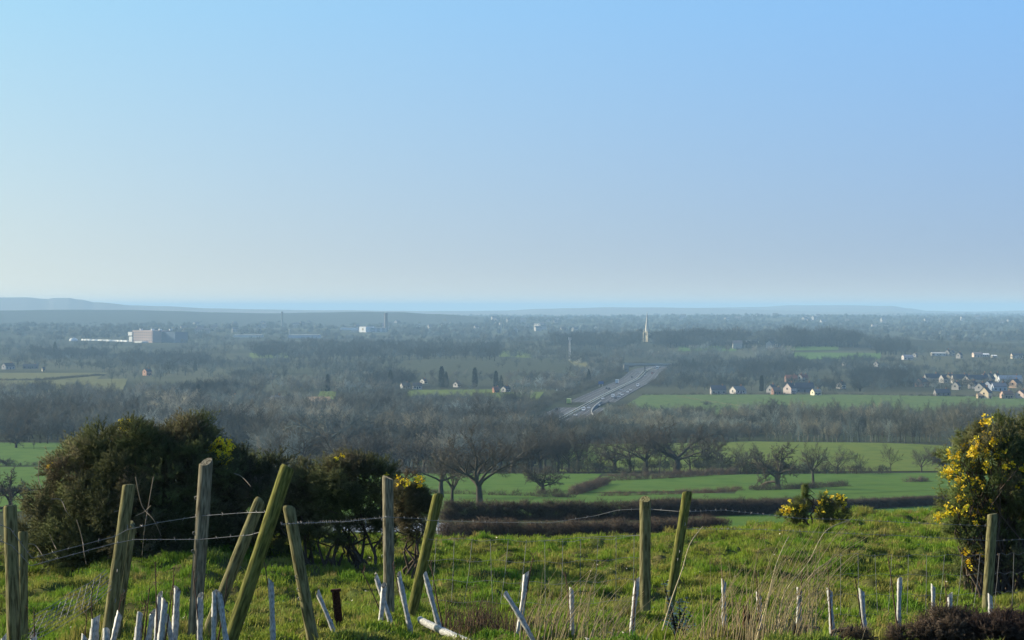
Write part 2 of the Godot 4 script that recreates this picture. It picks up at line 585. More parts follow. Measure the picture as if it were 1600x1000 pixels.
func fir_mesh(seed_: int, kind: int) -> Array:
	rng.seed = seed_
	var t := MB.new()
	var c := MB.new()
	t.tube(PackedVector3Array([Vector3(0, -0.3, 0), Vector3(0, 5, 0), Vector3(0, 11, 0)]), PackedFloat32Array([0.25, 0.16, 0.03]), 6)
	for k in 900:
		var y := rng.randf_range(0.6, 12.0)
		var w := (2.6 if kind == 0 else 1.7) * (pow(1.0 - y / 12.3, 0.75) if kind == 0 else sqrt(maxf(0.0, 1.0 - pow((y - 4.5) / 7.8, 2.0)))) * rng.randf_range(0.55, 1.1)
		var a := rng.randf() * TAU
		var p := Vector3(cos(a) * w, y, sin(a) * w)
		var o := Vector3(cos(a), -0.3 if kind == 0 else 0.9, sin(a)).normalized()
		var s := Vector3(-sin(a), rng.randf_range(-0.4, 0.4), cos(a)) * rng.randf_range(0.16, 0.3)
		c.tri(p - o * 0.35 - s, p - o * 0.35 + s, p + o * 0.5)
		c.tri(p - o * 0.3 + Vector3(0, 0.2, 0), p - o * 0.3 - Vector3(0, 0.2, 0), p + o * 0.45 + s * 0.5)
	return [t.mesh(), c.mesh(), 12.2]

func clump_mesh(seed_: int) -> Array:
	rng.seed = seed_
	var c := MB.new()
	for k in 70:
		var d := Vector3(rng.randf_range(-1, 1), rng.randf_range(0, 1), rng.randf_range(-1, 1)).normalized()
		var p := Vector3(d.x * 5.0, 1.5 + d.y * 6.5, d.z * 5.0) * rng.randf_range(0.6, 1.0)
		c.twig(p - d * 1.2, p + d * 1.4 + Vector3(0, 0.5, 0), rng.randf_range(0.5, 1.0))
	return [c.mesh(), c.mesh(), 8.5]

var bark: StandardMaterial3D
var twigs: StandardMaterial3D
var needles: StandardMaterial3D
var protos := {}

func tree(kind: String, px: float, py: float, hpx: float, label: String, group: String, wide := 1.0, from := 56.0, called := "bare_tree") -> Node3D:
	var fir := kind.begins_with("fir")
	if not protos.has(kind):
		var o := Node3D.new()
		obj("trunk", kinds[kind][0], bark, o)
		stuffless(obj("crown", kinds[kind][1], needles if fir else twigs, o))
		protos[kind] = o
	var p := hit(px, py, from)
	var h: float = hpx * -p.z / FOCAL
	var s: float = h / kinds[kind][2]
	var t := copy(protos[kind], called, label, "tree", group)
	t.position = p
	t.rotation.y = fposmod(px * 0.731 + py * 1.17, TAU)
	t.scale = Vector3(s * wide, s, s * wide)
	return t

func stuffless(o: Node3D) -> void:
	pass

func wood(px: Array, count: int, lo: float, hi: float, sorts: Array, called: String, label: String, tint: Color, from := 56.0, solid := false) -> void:
	# trees standing in a piece of land between four corners: far-left, far-right, near-right, near-left
	var c := []
	for p in px: c.append(hit(p[0], p[1], from))
	rng.seed = hash(label)
	var root := Node3D.new()
	root.name = numbered(called, self)
	add_child(root, true)
	stuff(root, label)
	for k in sorts.size():
		var xf := []
		var cols := []
		for i in count / sorts.size():
			var u := rng.randf()
			var w := rng.randf()
			var p: Vector3 = c[0].lerp(c[1], u).lerp(c[3].lerp(c[2], u), w)
			var keep := 0.5 + 1.3 * patch.get_noise_2d(p.x * 1.5, p.z * 1.5) if called != "far_trees" else 0.2 + 2.6 * patch.get_noise_2d(p.x * 0.35, p.z * 0.2)
			if p.z < -1500.0 and called == "woodland": keep = 0.2 + 2.4 * patch.get_noise_2d(p.x * 0.7 + 50.0, p.z * 0.3)
			if not solid and rng.randf() > keep + (0.45 if p.z > -1500.0 else 0.3): continue
			if not clear_here(p): continue
			p.y = H(p.x, p.z)
			var h := rng.randf_range(lo, hi) * rng.randf_range(0.75, 1.2) * (0.85 + 0.5 * patch.get_noise_2d(p.z * 2.0, p.x * 2.0))
			var s: float = h / kinds[sorts[k]][2]
			xf.append(Transform3D(Basis(Vector3.UP, rng.randf() * TAU).scaled(Vector3(s * rng.randf_range(0.85, 1.25), s, s * rng.randf_range(0.85, 1.25))), p))
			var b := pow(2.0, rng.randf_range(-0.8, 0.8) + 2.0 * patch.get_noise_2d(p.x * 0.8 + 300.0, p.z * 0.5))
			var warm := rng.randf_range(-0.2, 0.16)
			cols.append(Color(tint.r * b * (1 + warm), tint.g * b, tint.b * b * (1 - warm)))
		if xf.size() == 0: continue
		var m := mat("wood_tint", Color.WHITE, 0.95, true)
		if sorts[k] != "clump": multi("trunks", kinds[sorts[k]][0], m, xf, cols, root)
		multi("crowns", kinds[sorts[k]][1], m, xf, cols, root)

func clear_here(p: Vector3) -> bool:
	# glades: no trees on the motorway nor on the open ground before the buildings
	if p.z < -1000.0 and p.z > -3200.0:
		for q in road_pts:
			var dx := q.x - p.x
			var dz := q.z - p.z
			if dx * dx + dz * dz < 620.0: return false
	var col := 800.0 + FOCAL * p.x / -p.z
	var row := EYE_ROW + FOCAL * -H(p.x, p.z) / -p.z
	for g in [[500, 30, 630, 652], [432, 16, 630, 648], [640, 32, 604, 616], [236, 46, 530, 548], [1011, 9, 530, 548], [1190, 100, 616, 622], [13, 14, 572, 590], [573, 40, 516, 528], [843, 14, 512, 524], [780, 9, 517, 527], [1175, 14, 533, 543], [476, 28, 525, 533], [388, 26, 525, 533], [150, 50, 530, 540], [230, 10, 584, 596], [1245, 40, 594, 602]]:
		if absf(col - g[0]) < g[1] and row > g[2] and row < g[3]: return false
	return true

func woods() -> void:
	var brown := Color(0.086, 0.092, 0.080)
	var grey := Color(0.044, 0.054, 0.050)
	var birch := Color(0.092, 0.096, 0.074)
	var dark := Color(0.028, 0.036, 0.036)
	var near := ["dome0", "dome1", "wood2", "dome2"]
	var mid := ["far1", "dome0", "wood2"]
	var far := ["far0", "far1"]
	wood([[-80, 648], [420, 640], [440, 706], [-80, 688]], 1100, 10, 15, near, "woodland", "grey brown leafless wood behind the big gorse", brown)
	wood([[400, 645], [640, 645], [660, 732], [400, 732]], 620, 10, 15, near, "woodland", "leafless wood between the gorse and the trio of oaks", brown)
	wood([[640, 655], [870, 655], [880, 736], [640, 736]], 480, 9, 14, near, "woodland", "leafless wood behind the trio of oaks", brown)
	wood([[850, 672], [1180, 670], [1180, 690], [860, 694]], 420, 5, 9, near, "woodland", "leafless wood below the curve of the motorway", birch)
	wood([[930, 652], [1240, 652], [1240, 686], [890, 676]], 420, 6, 10, near, "woodland", "brown copse under the large green field", birch)
	wood([[1180, 655], [1520, 652], [1500, 696], [1190, 690]], 900, 8, 12, ["wood1", "wood1", "wood0"], "woodland", "plantation of thin upright bare trees at right", birch)
	wood([[1480, 655], [1700, 652], [1700, 715], [1480, 700]], 400, 8, 12, near, "woodland", "bare wood behind the flowering gorse at right", birch)
	wood([[-80, 612], [380, 612], [420, 645], [-80, 650]], 800, 9, 13, mid, "woodland", "hazy wood beyond the left pale fields", brown)
	wood([[330, 595], [640, 592], [640, 640], [380, 645]], 700, 9, 14, mid, "woodland", "hazy wood around the tan barn", brown)
	wood([[620, 622], [830, 636], [850, 655], [640, 655]], 320, 9, 13, mid, "woodland", "hazy trees left of the motorway curve", brown)
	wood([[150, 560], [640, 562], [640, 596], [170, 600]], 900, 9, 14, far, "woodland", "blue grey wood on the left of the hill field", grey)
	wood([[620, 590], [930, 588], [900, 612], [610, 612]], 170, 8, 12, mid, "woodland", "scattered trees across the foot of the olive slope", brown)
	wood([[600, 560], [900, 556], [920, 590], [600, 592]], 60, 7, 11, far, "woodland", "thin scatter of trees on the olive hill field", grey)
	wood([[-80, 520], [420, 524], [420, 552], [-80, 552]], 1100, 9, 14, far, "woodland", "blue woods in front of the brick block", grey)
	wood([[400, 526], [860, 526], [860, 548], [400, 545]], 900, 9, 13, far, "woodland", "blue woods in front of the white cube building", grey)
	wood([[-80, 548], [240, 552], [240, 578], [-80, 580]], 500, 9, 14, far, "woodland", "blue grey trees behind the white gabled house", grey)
	wood([[380, 545], [790, 545], [780, 566], [400, 562]], 800, 13, 18, far, "woodland", "dark hilltop wood left of the mast", dark, 56.0, true)
	wood([[780, 540], [960, 545], [940, 572], [800, 566]], 360, 10, 14, far, "woodland", "blue grey trees around the mast", grey)
	wood([[880, 566], [972, 566], [968, 596], [910, 600]], 260, 9, 13, mid, "woodland", "brown trees against the left side of the motorway", brown)
	wood([[800, 606], [905, 600], [890, 616], [800, 626]], 160, 7, 11, mid, "woodland", "bushy trees on the near left bank of the motorway", brown)
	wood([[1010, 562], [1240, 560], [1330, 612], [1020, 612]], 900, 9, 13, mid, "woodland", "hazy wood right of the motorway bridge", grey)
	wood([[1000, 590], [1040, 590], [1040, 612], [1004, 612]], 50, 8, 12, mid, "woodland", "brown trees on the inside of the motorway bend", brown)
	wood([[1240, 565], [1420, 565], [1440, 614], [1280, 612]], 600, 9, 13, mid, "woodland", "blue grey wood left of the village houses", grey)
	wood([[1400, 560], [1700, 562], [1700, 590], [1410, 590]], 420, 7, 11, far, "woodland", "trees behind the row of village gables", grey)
	wood([[1420, 592], [1700, 592], [1700, 616], [1440, 616]], 420, 6, 10, mid, "woodland", "garden trees among the village houses", brown)
	wood([[860, 532], [1010, 531], [1010, 545], [860, 545]], 360, 13, 18, far, "woodland", "hilltop trees left of the church spire", dark, 56.0, true)
	wood([[1012, 532], [1240, 534], [1240, 545], [1012, 544]], 650, 16, 23, far, "woodland", "dark row of tall trees right of the church spire", dark, 56.0, true)
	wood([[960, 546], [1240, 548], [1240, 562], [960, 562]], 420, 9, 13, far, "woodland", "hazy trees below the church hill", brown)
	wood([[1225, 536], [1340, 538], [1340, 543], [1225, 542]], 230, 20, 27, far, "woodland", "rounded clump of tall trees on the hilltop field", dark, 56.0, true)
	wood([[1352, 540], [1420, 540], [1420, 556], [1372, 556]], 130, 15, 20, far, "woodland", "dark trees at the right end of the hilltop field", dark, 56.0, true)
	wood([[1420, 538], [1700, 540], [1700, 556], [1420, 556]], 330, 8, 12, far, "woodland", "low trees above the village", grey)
	wood([[866, 733], [1190, 734], [1190, 741], [866, 741]], 110, 1.5, 5, ["wood2", "dome1"], "scrub", "tangled scrub and ivy beneath the hedgerow oaks", Color(0.045, 0.052, 0.036), 200, true)
	wood([[1190, 736], [1390, 737], [1390, 742], [1190, 742]], 50, 1.0, 3.5, ["wood2", "dome1"], "scrub", "low scrub along the hedge behind the round crowned tree", Color(0.055, 0.055, 0.04), 200, true)
	wood([[1034, 574], [1085, 574], [1085, 588], [1036, 588]], 130, 9, 13, far, "woodland", "trees where the motorway bends out of sight behind the bridge", dark, 300, true)
	wood([[1090, 573], [1250, 573], [1260, 590], [1090, 592]], 300, 11, 16, far, "woodland", "dark block of wood right of the motorway bridge", dark, 300, true)
	wood([[190, 561], [330, 562], [330, 571], [190, 571]], 240, 11, 15, far, "woodland", "dark block of wood above the orange brick house", dark, 300, true)
	wood([[50, 553], [170, 553], [170, 561], [50, 561]], 200, 12, 16, far, "woodland", "dark wood right of the white gabled house", dark, 300, true)
	wood([[560, 596], [640, 596], [640, 606], [570, 608]], 110, 10, 14, mid, "woodland", "dark grove before the cottages of the hill farm", dark, 300, true)
	wood([[280, 618], [370, 618], [375, 632], [280, 632]], 120, 10, 14, mid, "woodland", "dark grove left of the grey roofed farm shed", dark, 300, true)
	wood([[1330, 585], [1430, 585], [1430, 606], [1330, 606]], 200, 9, 13, mid, "woodland", "dark wood at the left end of the village", dark, 300, true)
	roadside()
	# beyond: hedgerow trees and copses of the plain
	for k in 14:
		var a := -100.0 + k * 130.0
		wood([[a, 500], [a + 140, 500], [a + 140, 532], [a, 532]], 1700, 8, 13, ["clump", "far0", "far1"], "far_trees", "hazy hedgerow trees and copses on the plain", Color(0.042, 0.048, 0.042))
	for k in 8:
		var a := -100.0 + k * 230.0
		wood([[a, 490], [a + 240, 490], [a + 240, 502], [a, 502]], 2800, 9, 14, ["clump"], "far_trees", "faint distant trees below the horizon", Color(0.042, 0.048, 0.042))

func roadside() -> void:
	rng.seed = 808
	var root := Node3D.new()
	root.name = "roadside_scrub"
	add_child(root, true)
	stuff(root, "dark scrub growing along both verges of the motorway")
	var xf := []
	var cols := []
	for i in road_pts.size() - 1:
		var d: Vector3 = road_pts[i + 1] - road_pts[i]
		d.y = 0
		var side := Vector3(-d.z, 0, d.x).normalized()
		var row := row_of(road_pts[i])
		for k in 9:
			var left := k < 6
			if not left and row < 640.0 and row > 604.0: continue
			var p: Vector3 = road_pts[i].lerp(road_pts[i + 1], rng.randf()) + side * (-1.0 if left else 1.0) * rng.randf_range(19.0, 31.0)
			p.y = H(p.x, p.z)
			var s: float = rng.randf_range(2.5, 6.5) / kinds["far1"][2]
			xf.append(Transform3D(Basis(Vector3.UP, rng.randf() * TAU).scaled(Vector3(s * 1.3, s, s * 1.3)), p))
			var v := rng.randf_range(0.6, 1.4)
			cols.append(Color(0.055 * v, 0.056 * v, 0.042 * v))
	multi("bushes", kinds["far1"][1], mat("wood_tint", Color.WHITE, 0.95, true), xf, cols, root)

func single_trees() -> void:
	var hr := "bare oaks along the far hedgerow"
	tree("oak1", 690, 778, 104, "leaning bare oak, left of the trio in the green pasture", "trio of oaks in the pasture", 1.25, 180)
	tree("oak3", 706, 790, 98, "slim straight bare oak, middle of the trio in the pasture", "trio of oaks in the pasture", 1.0, 180)
	tree("oak0", 750, 792, 132, "largest bare oak with forked trunk in the green pasture", "trio of oaks in the pasture", 1.2, 180)
	tree("thorn0", 848, 768, 50, "small spreading hawthorn with ivy dark base on the hedge corner", "", 1.25, 180)
	tree("thorn1", 1216, 764, 76, "round crowned bare tree above the dark hedge stub", "", 1.0, 200)
	tree("oak3", 1271, 756, 72, "upright bare oak at the middle of the dark hedge stub", "", 1.1, 200)
	tree("dome0", 1308, 741, 48, "low bushy bare tree right of the upright oak", "", 1.1, 200)
	tree("wood2", 1338, 741, 40, "low bushy bare tree at the edge of yellow meadow", "", 1.1, 200)
	tree("wood2", 1391, 740, 50, "thin bare tree alone in front of the yellow meadow", "", 0.9, 200)
	tree("dome2", 1440, 738, 46, "thin bare tree left of the flowering gorse", "", 1.1, 200)
	tree("thorn0", 1474, 737, 40, "half hidden bare tree touching the flowering gorse", "", 1.0, 200)
	tree("oak2", 1130, 689, 32, "lone spreading bare oak in front of the copse", "", 1.0, 300)
	tree("thorn1", 1210, 647, 27, "dark rounded tree standing in the large far field", "", 1.3, 400)
	tree("thorn0", 1103, 634, 9, "small dark round shrub in the large far field", "", 1.6, 400, "shrub")
	var row := [[872, 738, 66, "oak3", "first oak of the hedgerow at its left end"], [888, 738, 72, "dome2", "dense bare oak second in the hedgerow from left"], [904, 737, 78, "oak3", "tall bare oak left of the hedge bend"],
		[938, 735, 62, "wood2", "open crowned bare oak above the hedge bend"], [962, 736, 50, "thorn1", "low bushy bare oak above the hedge bend"], [985, 737, 68, "dome1", "narrow bare oak before the ivy trunks"],
		[1010, 738, 80, "oak0", "broad bare oak with dark ivy trunk in the hedgerow"], [1030, 739, 72, "wood0", "dark slim oak between two broad hedgerow oaks"], [1058, 739, 88, "oak2", "tallest spreading oak of the hedgerow"],
		[1078, 737, 66, "dome0", "smaller oak right of the tallest hedgerow oak"], [1106, 735, 72, "oak0", "twisted bare oak on the right part of hedgerow"], [1128, 737, 40, "thorn0", "low thorn beneath the twisted hedgerow oak"],
		[1162, 737, 48, "dome2", "spreading low oak at the right end of hedgerow"], [1185, 740, 50, "oak1", "bare oak just left of the round crowned tree"], [918, 737, 58, "wood1", "small oak between tall hedgerow trunks"]]
	for r in row: tree(r[3], r[0], r[1], r[2], r[4], hr, 1.15, 200)
	for r in [[478, 731, 66, "oak0", "bare oak rising over the middle gorse at left"], [508, 731, 60, "oak3", "slim bare oak above the middle gorse"], [545, 733, 66, "oak2", "broad bare oak above the middle gorse crest"],
			[575, 735, 70, "oak0", "pale trunked bare oak right of the middle gorse crest"], [592, 735, 66, "oak3", "bare oak straight behind the tall grey post"], [630, 736, 62, "oak1", "bare oak over the small gorse"], [662, 737, 66, "oak0", "bare oak behind the trio, left side"],
			[800, 738, 66, "oak2", "bare oak behind the largest oak, right side"], [830, 738, 62, "oak3", "bare oak above the small hawthorn"], [845, 738, 70, "oak0", "bare oak between hawthorn and hedgerow"]]:
		tree(r[3], r[0], r[1], r[2], r[4], "bare oaks at the wood edge", 1.15, 200)
	tree("thorn1", 18, 800, 72, "dark leafless shrub at the left edge of the photo", "", 1.0, 100, "shrub")
	tree("thorn0", 25, 700, 42, "bare tree on the small left field boundary", "", 1.0, 200)
	tree("oak3", 53, 702, 16, "tiny leaning snag in the small left field", "", 0.6, 200)
	tree("thorn0", 10, 728, 16, "dense little thorn on the left hedge line", "", 1.6, 200, "shrub")
	tree("thorn1", 538, 663, 40, "bare tree standing out below the tan barn", "", 1.0, 300)
	for r in [[512, 612, 28, "fir1", "dark slender cypress left of the hill field"], [690, 606, 34, "fir1", "dark cypress by the farm houses"], [697, 606, 26, "fir0", "short fir right of the farm cypress"], [742, 606, 32, "fir1", "lone dark cypress on the olive slope"],
			[775, 607, 28, "fir1", "dark conifer right of the lone cypress"], [783, 608, 22, "fir0", "small conifer beside the dark conifer"], [920, 598, 22, "fir0", "dark fir by the motorway sign"], [86, 557, 24, "fir0", "dark pointed fir on the left skyline of woods"],
			[50, 552, 14, "fir0", "small fir left of the pointed fir"], [145, 556, 14, "fir1", "rounded evergreen right of the pointed fir"], [305, 580, 18, "fir0", "dark fir among the left hazy woods"], [277, 634, 26, "fir1", "dark evergreen deep in the left wood"], [310, 634, 34, "fir1", "tall dark evergreen deep in the left wood"],
			[610, 604, 26, "fir1", "dark evergreen in front of the olive slope"], [1472, 535, 10, "fir0", "tiny pointed fir above the village"], [1083, 580, 20, "fir0", "dark fir right of the bridge"], [1190, 612, 26, "fir1", "dark evergreen by the brick cottages"], [881, 521, 8, "fir0", "tiny dark fir left of two on the far hill"], [891, 521, 9, "fir0", "tiny dark fir right of two on the far hill"]]:
		tree(r[3], r[0], r[1], r[2], r[4], "", 1.0, 300, "conifer")


# ---------------------------------------------------------------- hedges
var hedge_twigs: ArrayMesh

func hedge(px: Array, high: float, wide: float, label: String, density := 26.0, from := 56.0, size := 1.0, tint := Color(0.078, 0.062, 0.048)) -> void:
	var pts := []
	for p in px: pts.append(hit(p[0], p[1], from))
	var root := thing("hedge", label, "hedge", pts[0])
	density = maxf(density, 45.0)
	rng.seed = hash(label)
	var xf := []
	var cols := []
	var stems := MB.new()
	for i in pts.size() - 1:
		var a: Vector3 = pts[i]
		var b: Vector3 = pts[i + 1]
		var l := a.distance_to(b)
		var side := Vector3(-(b - a).z, 0, (b - a).x).normalized()
		for k in int(l * high * wide * density / pow(size, 3.0)):
			var p := a.lerp(b, rng.randf()) + side * rng.randf_range(-0.5, 0.5) * wide
			var top := high * (0.92 + 0.16 * broad.get_noise_2d(p.x * 3.0, p.z * 3.0) + 0.14 * lump.get_noise_2d(p.x * 1.3, p.z * 1.3) + (0.25 if rng.randf() < 0.02 else 0.0))
			p.y = H(p.x, p.z) + rng.randf() * top - 0.12 * size
			xf.append(Transform3D(Basis.from_euler(Vector3(rng.randf_range(-0.3, 0.3), rng.randf() * TAU, rng.randf_range(-0.3, 0.3))).scaled(Vector3.ONE * size * rng.randf_range(0.8, 1.2)), p - pts[0]))
			var t := rng.randf_range(0.7, 1.3)
			cols.append(Color(tint.r * t, tint.g * t, tint.b * t))
		for k in int(l / (0.35 * size)):
			var p := a.lerp(b, (k + rng.randf()) * 0.35 * size / l)
			p = ground(p.x, p.z) - pts[0]
			stems.tube(wander(p - Vector3(0, 0.1, 0), Vector3(rng.randf_range(-0.3, 0.3), 1, rng.randf_range(-0.3, 0.3)).normalized(), high * 0.9, 3, 0.15, 0.05), PackedFloat32Array([0.03, 0.025, 0.02, 0.01]), 4)
	stuff(obj("stems", stems.mesh(), bark, root))
	multi("twigs", hedge_twigs, mat("wood_tint", Color.WHITE, 0.95, true), xf, cols, root)

func hedges() -> void:
	rng.seed = 7
	var mb := MB.new()
	for k in 26:
		var p := Vector3(rng.randf_range(-0.16, 0.16), rng.randf_range(-0.1, 0.1), rng.randf_range(-0.16, 0.16))
		var d := Vector3(rng.randf_range(-0.8, 0.8), rng.randf_range(0.0, 1.0), rng.randf_range(-0.8, 0.8)).normalized()
		mb.twig(p, p + d * rng.randf_range(0.14, 0.34), rng.randf_range(0.005, 0.009))
	hedge_twigs = mb.mesh()
	hedge([[690, 851], [900, 852], [1128, 842]], 1.2, 1.0, "nearest low clipped brown hedge just beyond the grass bank", 130, 60, 1.0)
	hedge([[690, 813], [860, 813], [1000, 812], [1202, 804]], 1.42, 1.3, "dark leafless hedge behind the nearest hedge", 150, 100, 1.3, Color(0.066, 0.056, 0.044))
	hedge([[1204, 804], [1260, 801], [1320, 797], [1420, 792], [1560, 784], [1640, 780]], 1.4, 1.4, "dark hedge curving right behind the grass mound", 130, 100, 1.3, Color(0.066, 0.056, 0.044))
	hedge([[650, 771], [760, 774], [830, 776], [897, 777]], 0.95, 1.2, "thin dark hedge crossing behind the oak trunks", 12, 200, 2.4, Color(0.06, 0.055, 0.04))
	hedge([[838, 777], [897, 778]], 1.5, 2.0, "thick dark hedge stub beneath the small hawthorn", 12, 200, 2.4, Color(0.06, 0.055, 0.04))
	hedge([[897, 774], [920, 766], [946, 757]], 1.5, 1.6, "short brown hedge climbing obliquely between two fields", 14, 200, 2.2)
	hedge([[950, 752], [1040, 748], [1150, 741]], 1.6, 1.5, "long brown hedge under the hedgerow oaks", 10, 200, 2.6)
	hedge([[938, 776], [1060, 773], [1160, 767]], 0.9, 1.2, "low pale brown hedge line in the middle of the pasture", 12, 200, 2.2, Color(0.10, 0.075, 0.05))
	hedge([[1172, 767], [1240, 765], [1325, 760]], 1.15, 1.8, "dark hedge stub under the round crowned tree", 14, 200, 2.4, Color(0.05, 0.048, 0.035))
	hedge([[560, 738], [700, 739], [880, 740], [960, 739], [1060, 741], [1180, 740], [1390, 741]], 1.6, 2.2, "dark field hedge at the foot of the oak hedgerow", 5, 200, 3.4, Color(0.055, 0.05, 0.04))
	hedge([[1416, 754], [1450, 753]], 1.1, 2.0, "small isolated brown shrub hedge in the right field", 14, 200, 2.2)
	hedge([[-40, 729], [75, 727], [130, 722]], 1.2, 1.6, "low hedge across the small left fields", 10, 200, 2.6, Color(0.06, 0.055, 0.04))
	hedge([[-40, 767], [140, 767]], 0.9, 1.2, "lower thin hedge across the small left fields", 12, 200, 2.4, Color(0.06, 0.055, 0.04))
	hedge([[-60, 595], [60, 595], [160, 587]], 2.4, 5.0, "dark far hedge between two pale olive fields", 1.6, 300, 6.0, Color(0.05, 0.05, 0.04))
	hedge([[1000, 618], [1160, 617], [1320, 617], [1480, 620], [1660, 622]], 2.0, 3.0, "dark far hedge along the village edge", 2.0, 400, 6.0, Color(0.05, 0.05, 0.04))
	hedge([[1060, 620], [1100, 627], [1160, 636], [1200, 642]], 0.6, 2.0, "pale grassy bank crossing the large far field", 4.0, 400, 3.5, Color(0.20, 0.18, 0.10))


# ---------------------------------------------------------------- far hills
func hill(rows: Array, d: float, label: String, col: Color) -> void:
	var mb := MB.new()
	mb.col = col
	var wob := FastNoiseLite.new()
	wob.seed = int(d); wob.frequency = 0.0016
	var crest := PackedVector3Array()
	for i in rows.size() - 1:
		for k in 24:
			var t := k / 24.0
			var px: float = lerpf(rows[i][0], rows[i + 1][0], t)
			var py: float = lerpf(rows[i][1], rows[i + 1][1], smoothstep(0, 1, t))
			var x := (px - 800.0) / FOCAL * d
			crest.append(Vector3(x, -(py - EYE_ROW) / FOCAL * d + d * 0.00022 * wob.get_noise_1d(x), -d))
	var prof := [[0.80, -0.1], [0.88, 0.35], [0.94, 0.75], [0.98, 0.96], [1.0, 1.0], [1.03, 0.9], [1.12, 0.3], [1.2, -0.1]]
	for i in crest.size() - 1:
		for j in prof.size() - 1:
			var q := []
			for u in [[i, j], [i + 1, j], [i + 1, j + 1], [i, j + 1]]:
				var c: Vector3 = crest[u[0]]
				var f: float = prof[u[1]][0]
				var low := H(c.x * f, c.z * f) - 3.0
				q.append(Vector3(c.x * f, lerpf(low, maxf(c.y, low), prof[u[1]][1]), c.z * f))
			mb.quad(q[3], q[2], q[1], q[0])
	structure(obj("hill", mb.mesh(), mat("hill", Color.WHITE, 1.0, true)), label)

func hills() -> void:
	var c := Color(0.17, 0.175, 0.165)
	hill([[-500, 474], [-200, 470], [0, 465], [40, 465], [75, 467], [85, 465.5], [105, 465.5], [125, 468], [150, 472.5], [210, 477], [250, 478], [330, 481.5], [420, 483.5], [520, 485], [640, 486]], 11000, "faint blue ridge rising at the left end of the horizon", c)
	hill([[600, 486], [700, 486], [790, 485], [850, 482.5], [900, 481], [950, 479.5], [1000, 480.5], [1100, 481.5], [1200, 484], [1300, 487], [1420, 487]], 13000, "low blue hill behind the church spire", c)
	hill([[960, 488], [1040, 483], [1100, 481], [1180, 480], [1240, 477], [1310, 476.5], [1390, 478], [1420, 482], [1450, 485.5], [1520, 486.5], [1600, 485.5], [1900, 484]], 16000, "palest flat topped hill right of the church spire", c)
	hill([[-400, 489], [-100, 486.5], [0, 485], [100, 484], [200, 484.5], [280, 486], [330, 488], [430, 489.5], [500, 488.5], [560, 487.5], [620, 488], [680, 491], [760, 495]], 7000, "low wooded rise beneath the left ridge", Color(0.05, 0.062, 0.058))


# ---------------------------------------------------------------- motorway
var road_pts := PackedVector3Array()

func ribbon(mb: MB, pts: PackedVector3Array, off: float, width: float, lift: float, skirt := 0.0) -> void:
	for i in pts.size() - 1:
		var s: Array = []
		for k in 2:
			var j := i + k
			var d: Vector3 = pts[mini(j + 1, pts.size() - 1)] - pts[maxi(j - 1, 0)]
			d.y = 0
			var side := Vector3(-d.z, 0, d.x).normalized()
			s.append([pts[j] + side * (off - width / 2) + Vector3.UP * lift, pts[j] + side * (off + width / 2) + Vector3.UP * lift])
		mb.quad(s[0][0], s[1][0], s[1][1], s[0][1])
		if skirt > 0.0:
			for e in 2:
				var a: Vector3 = s[0][e]
				var b: Vector3 = s[1][e]
				mb.quad(a, b, b - Vector3.UP * skirt, a - Vector3.UP * skirt)

func on_road(py: float) -> Vector3:
	# the middle of the road where a given row of the photograph meets it
	for i in road_pts.size() - 1:
		var r0 := row_of(road_pts[i])
		var r1 := row_of(road_pts[i + 1])
		if py <= r0 and py >= r1: return road_pts[i].lerp(road_pts[i + 1], (r0 - py) / maxf(r0 - r1, 0.001))
	return road_pts[road_pts.size() - 1]

func row_of(p: Vector3) -> float:
	return EYE_ROW + FOCAL * -p.y / -p.z

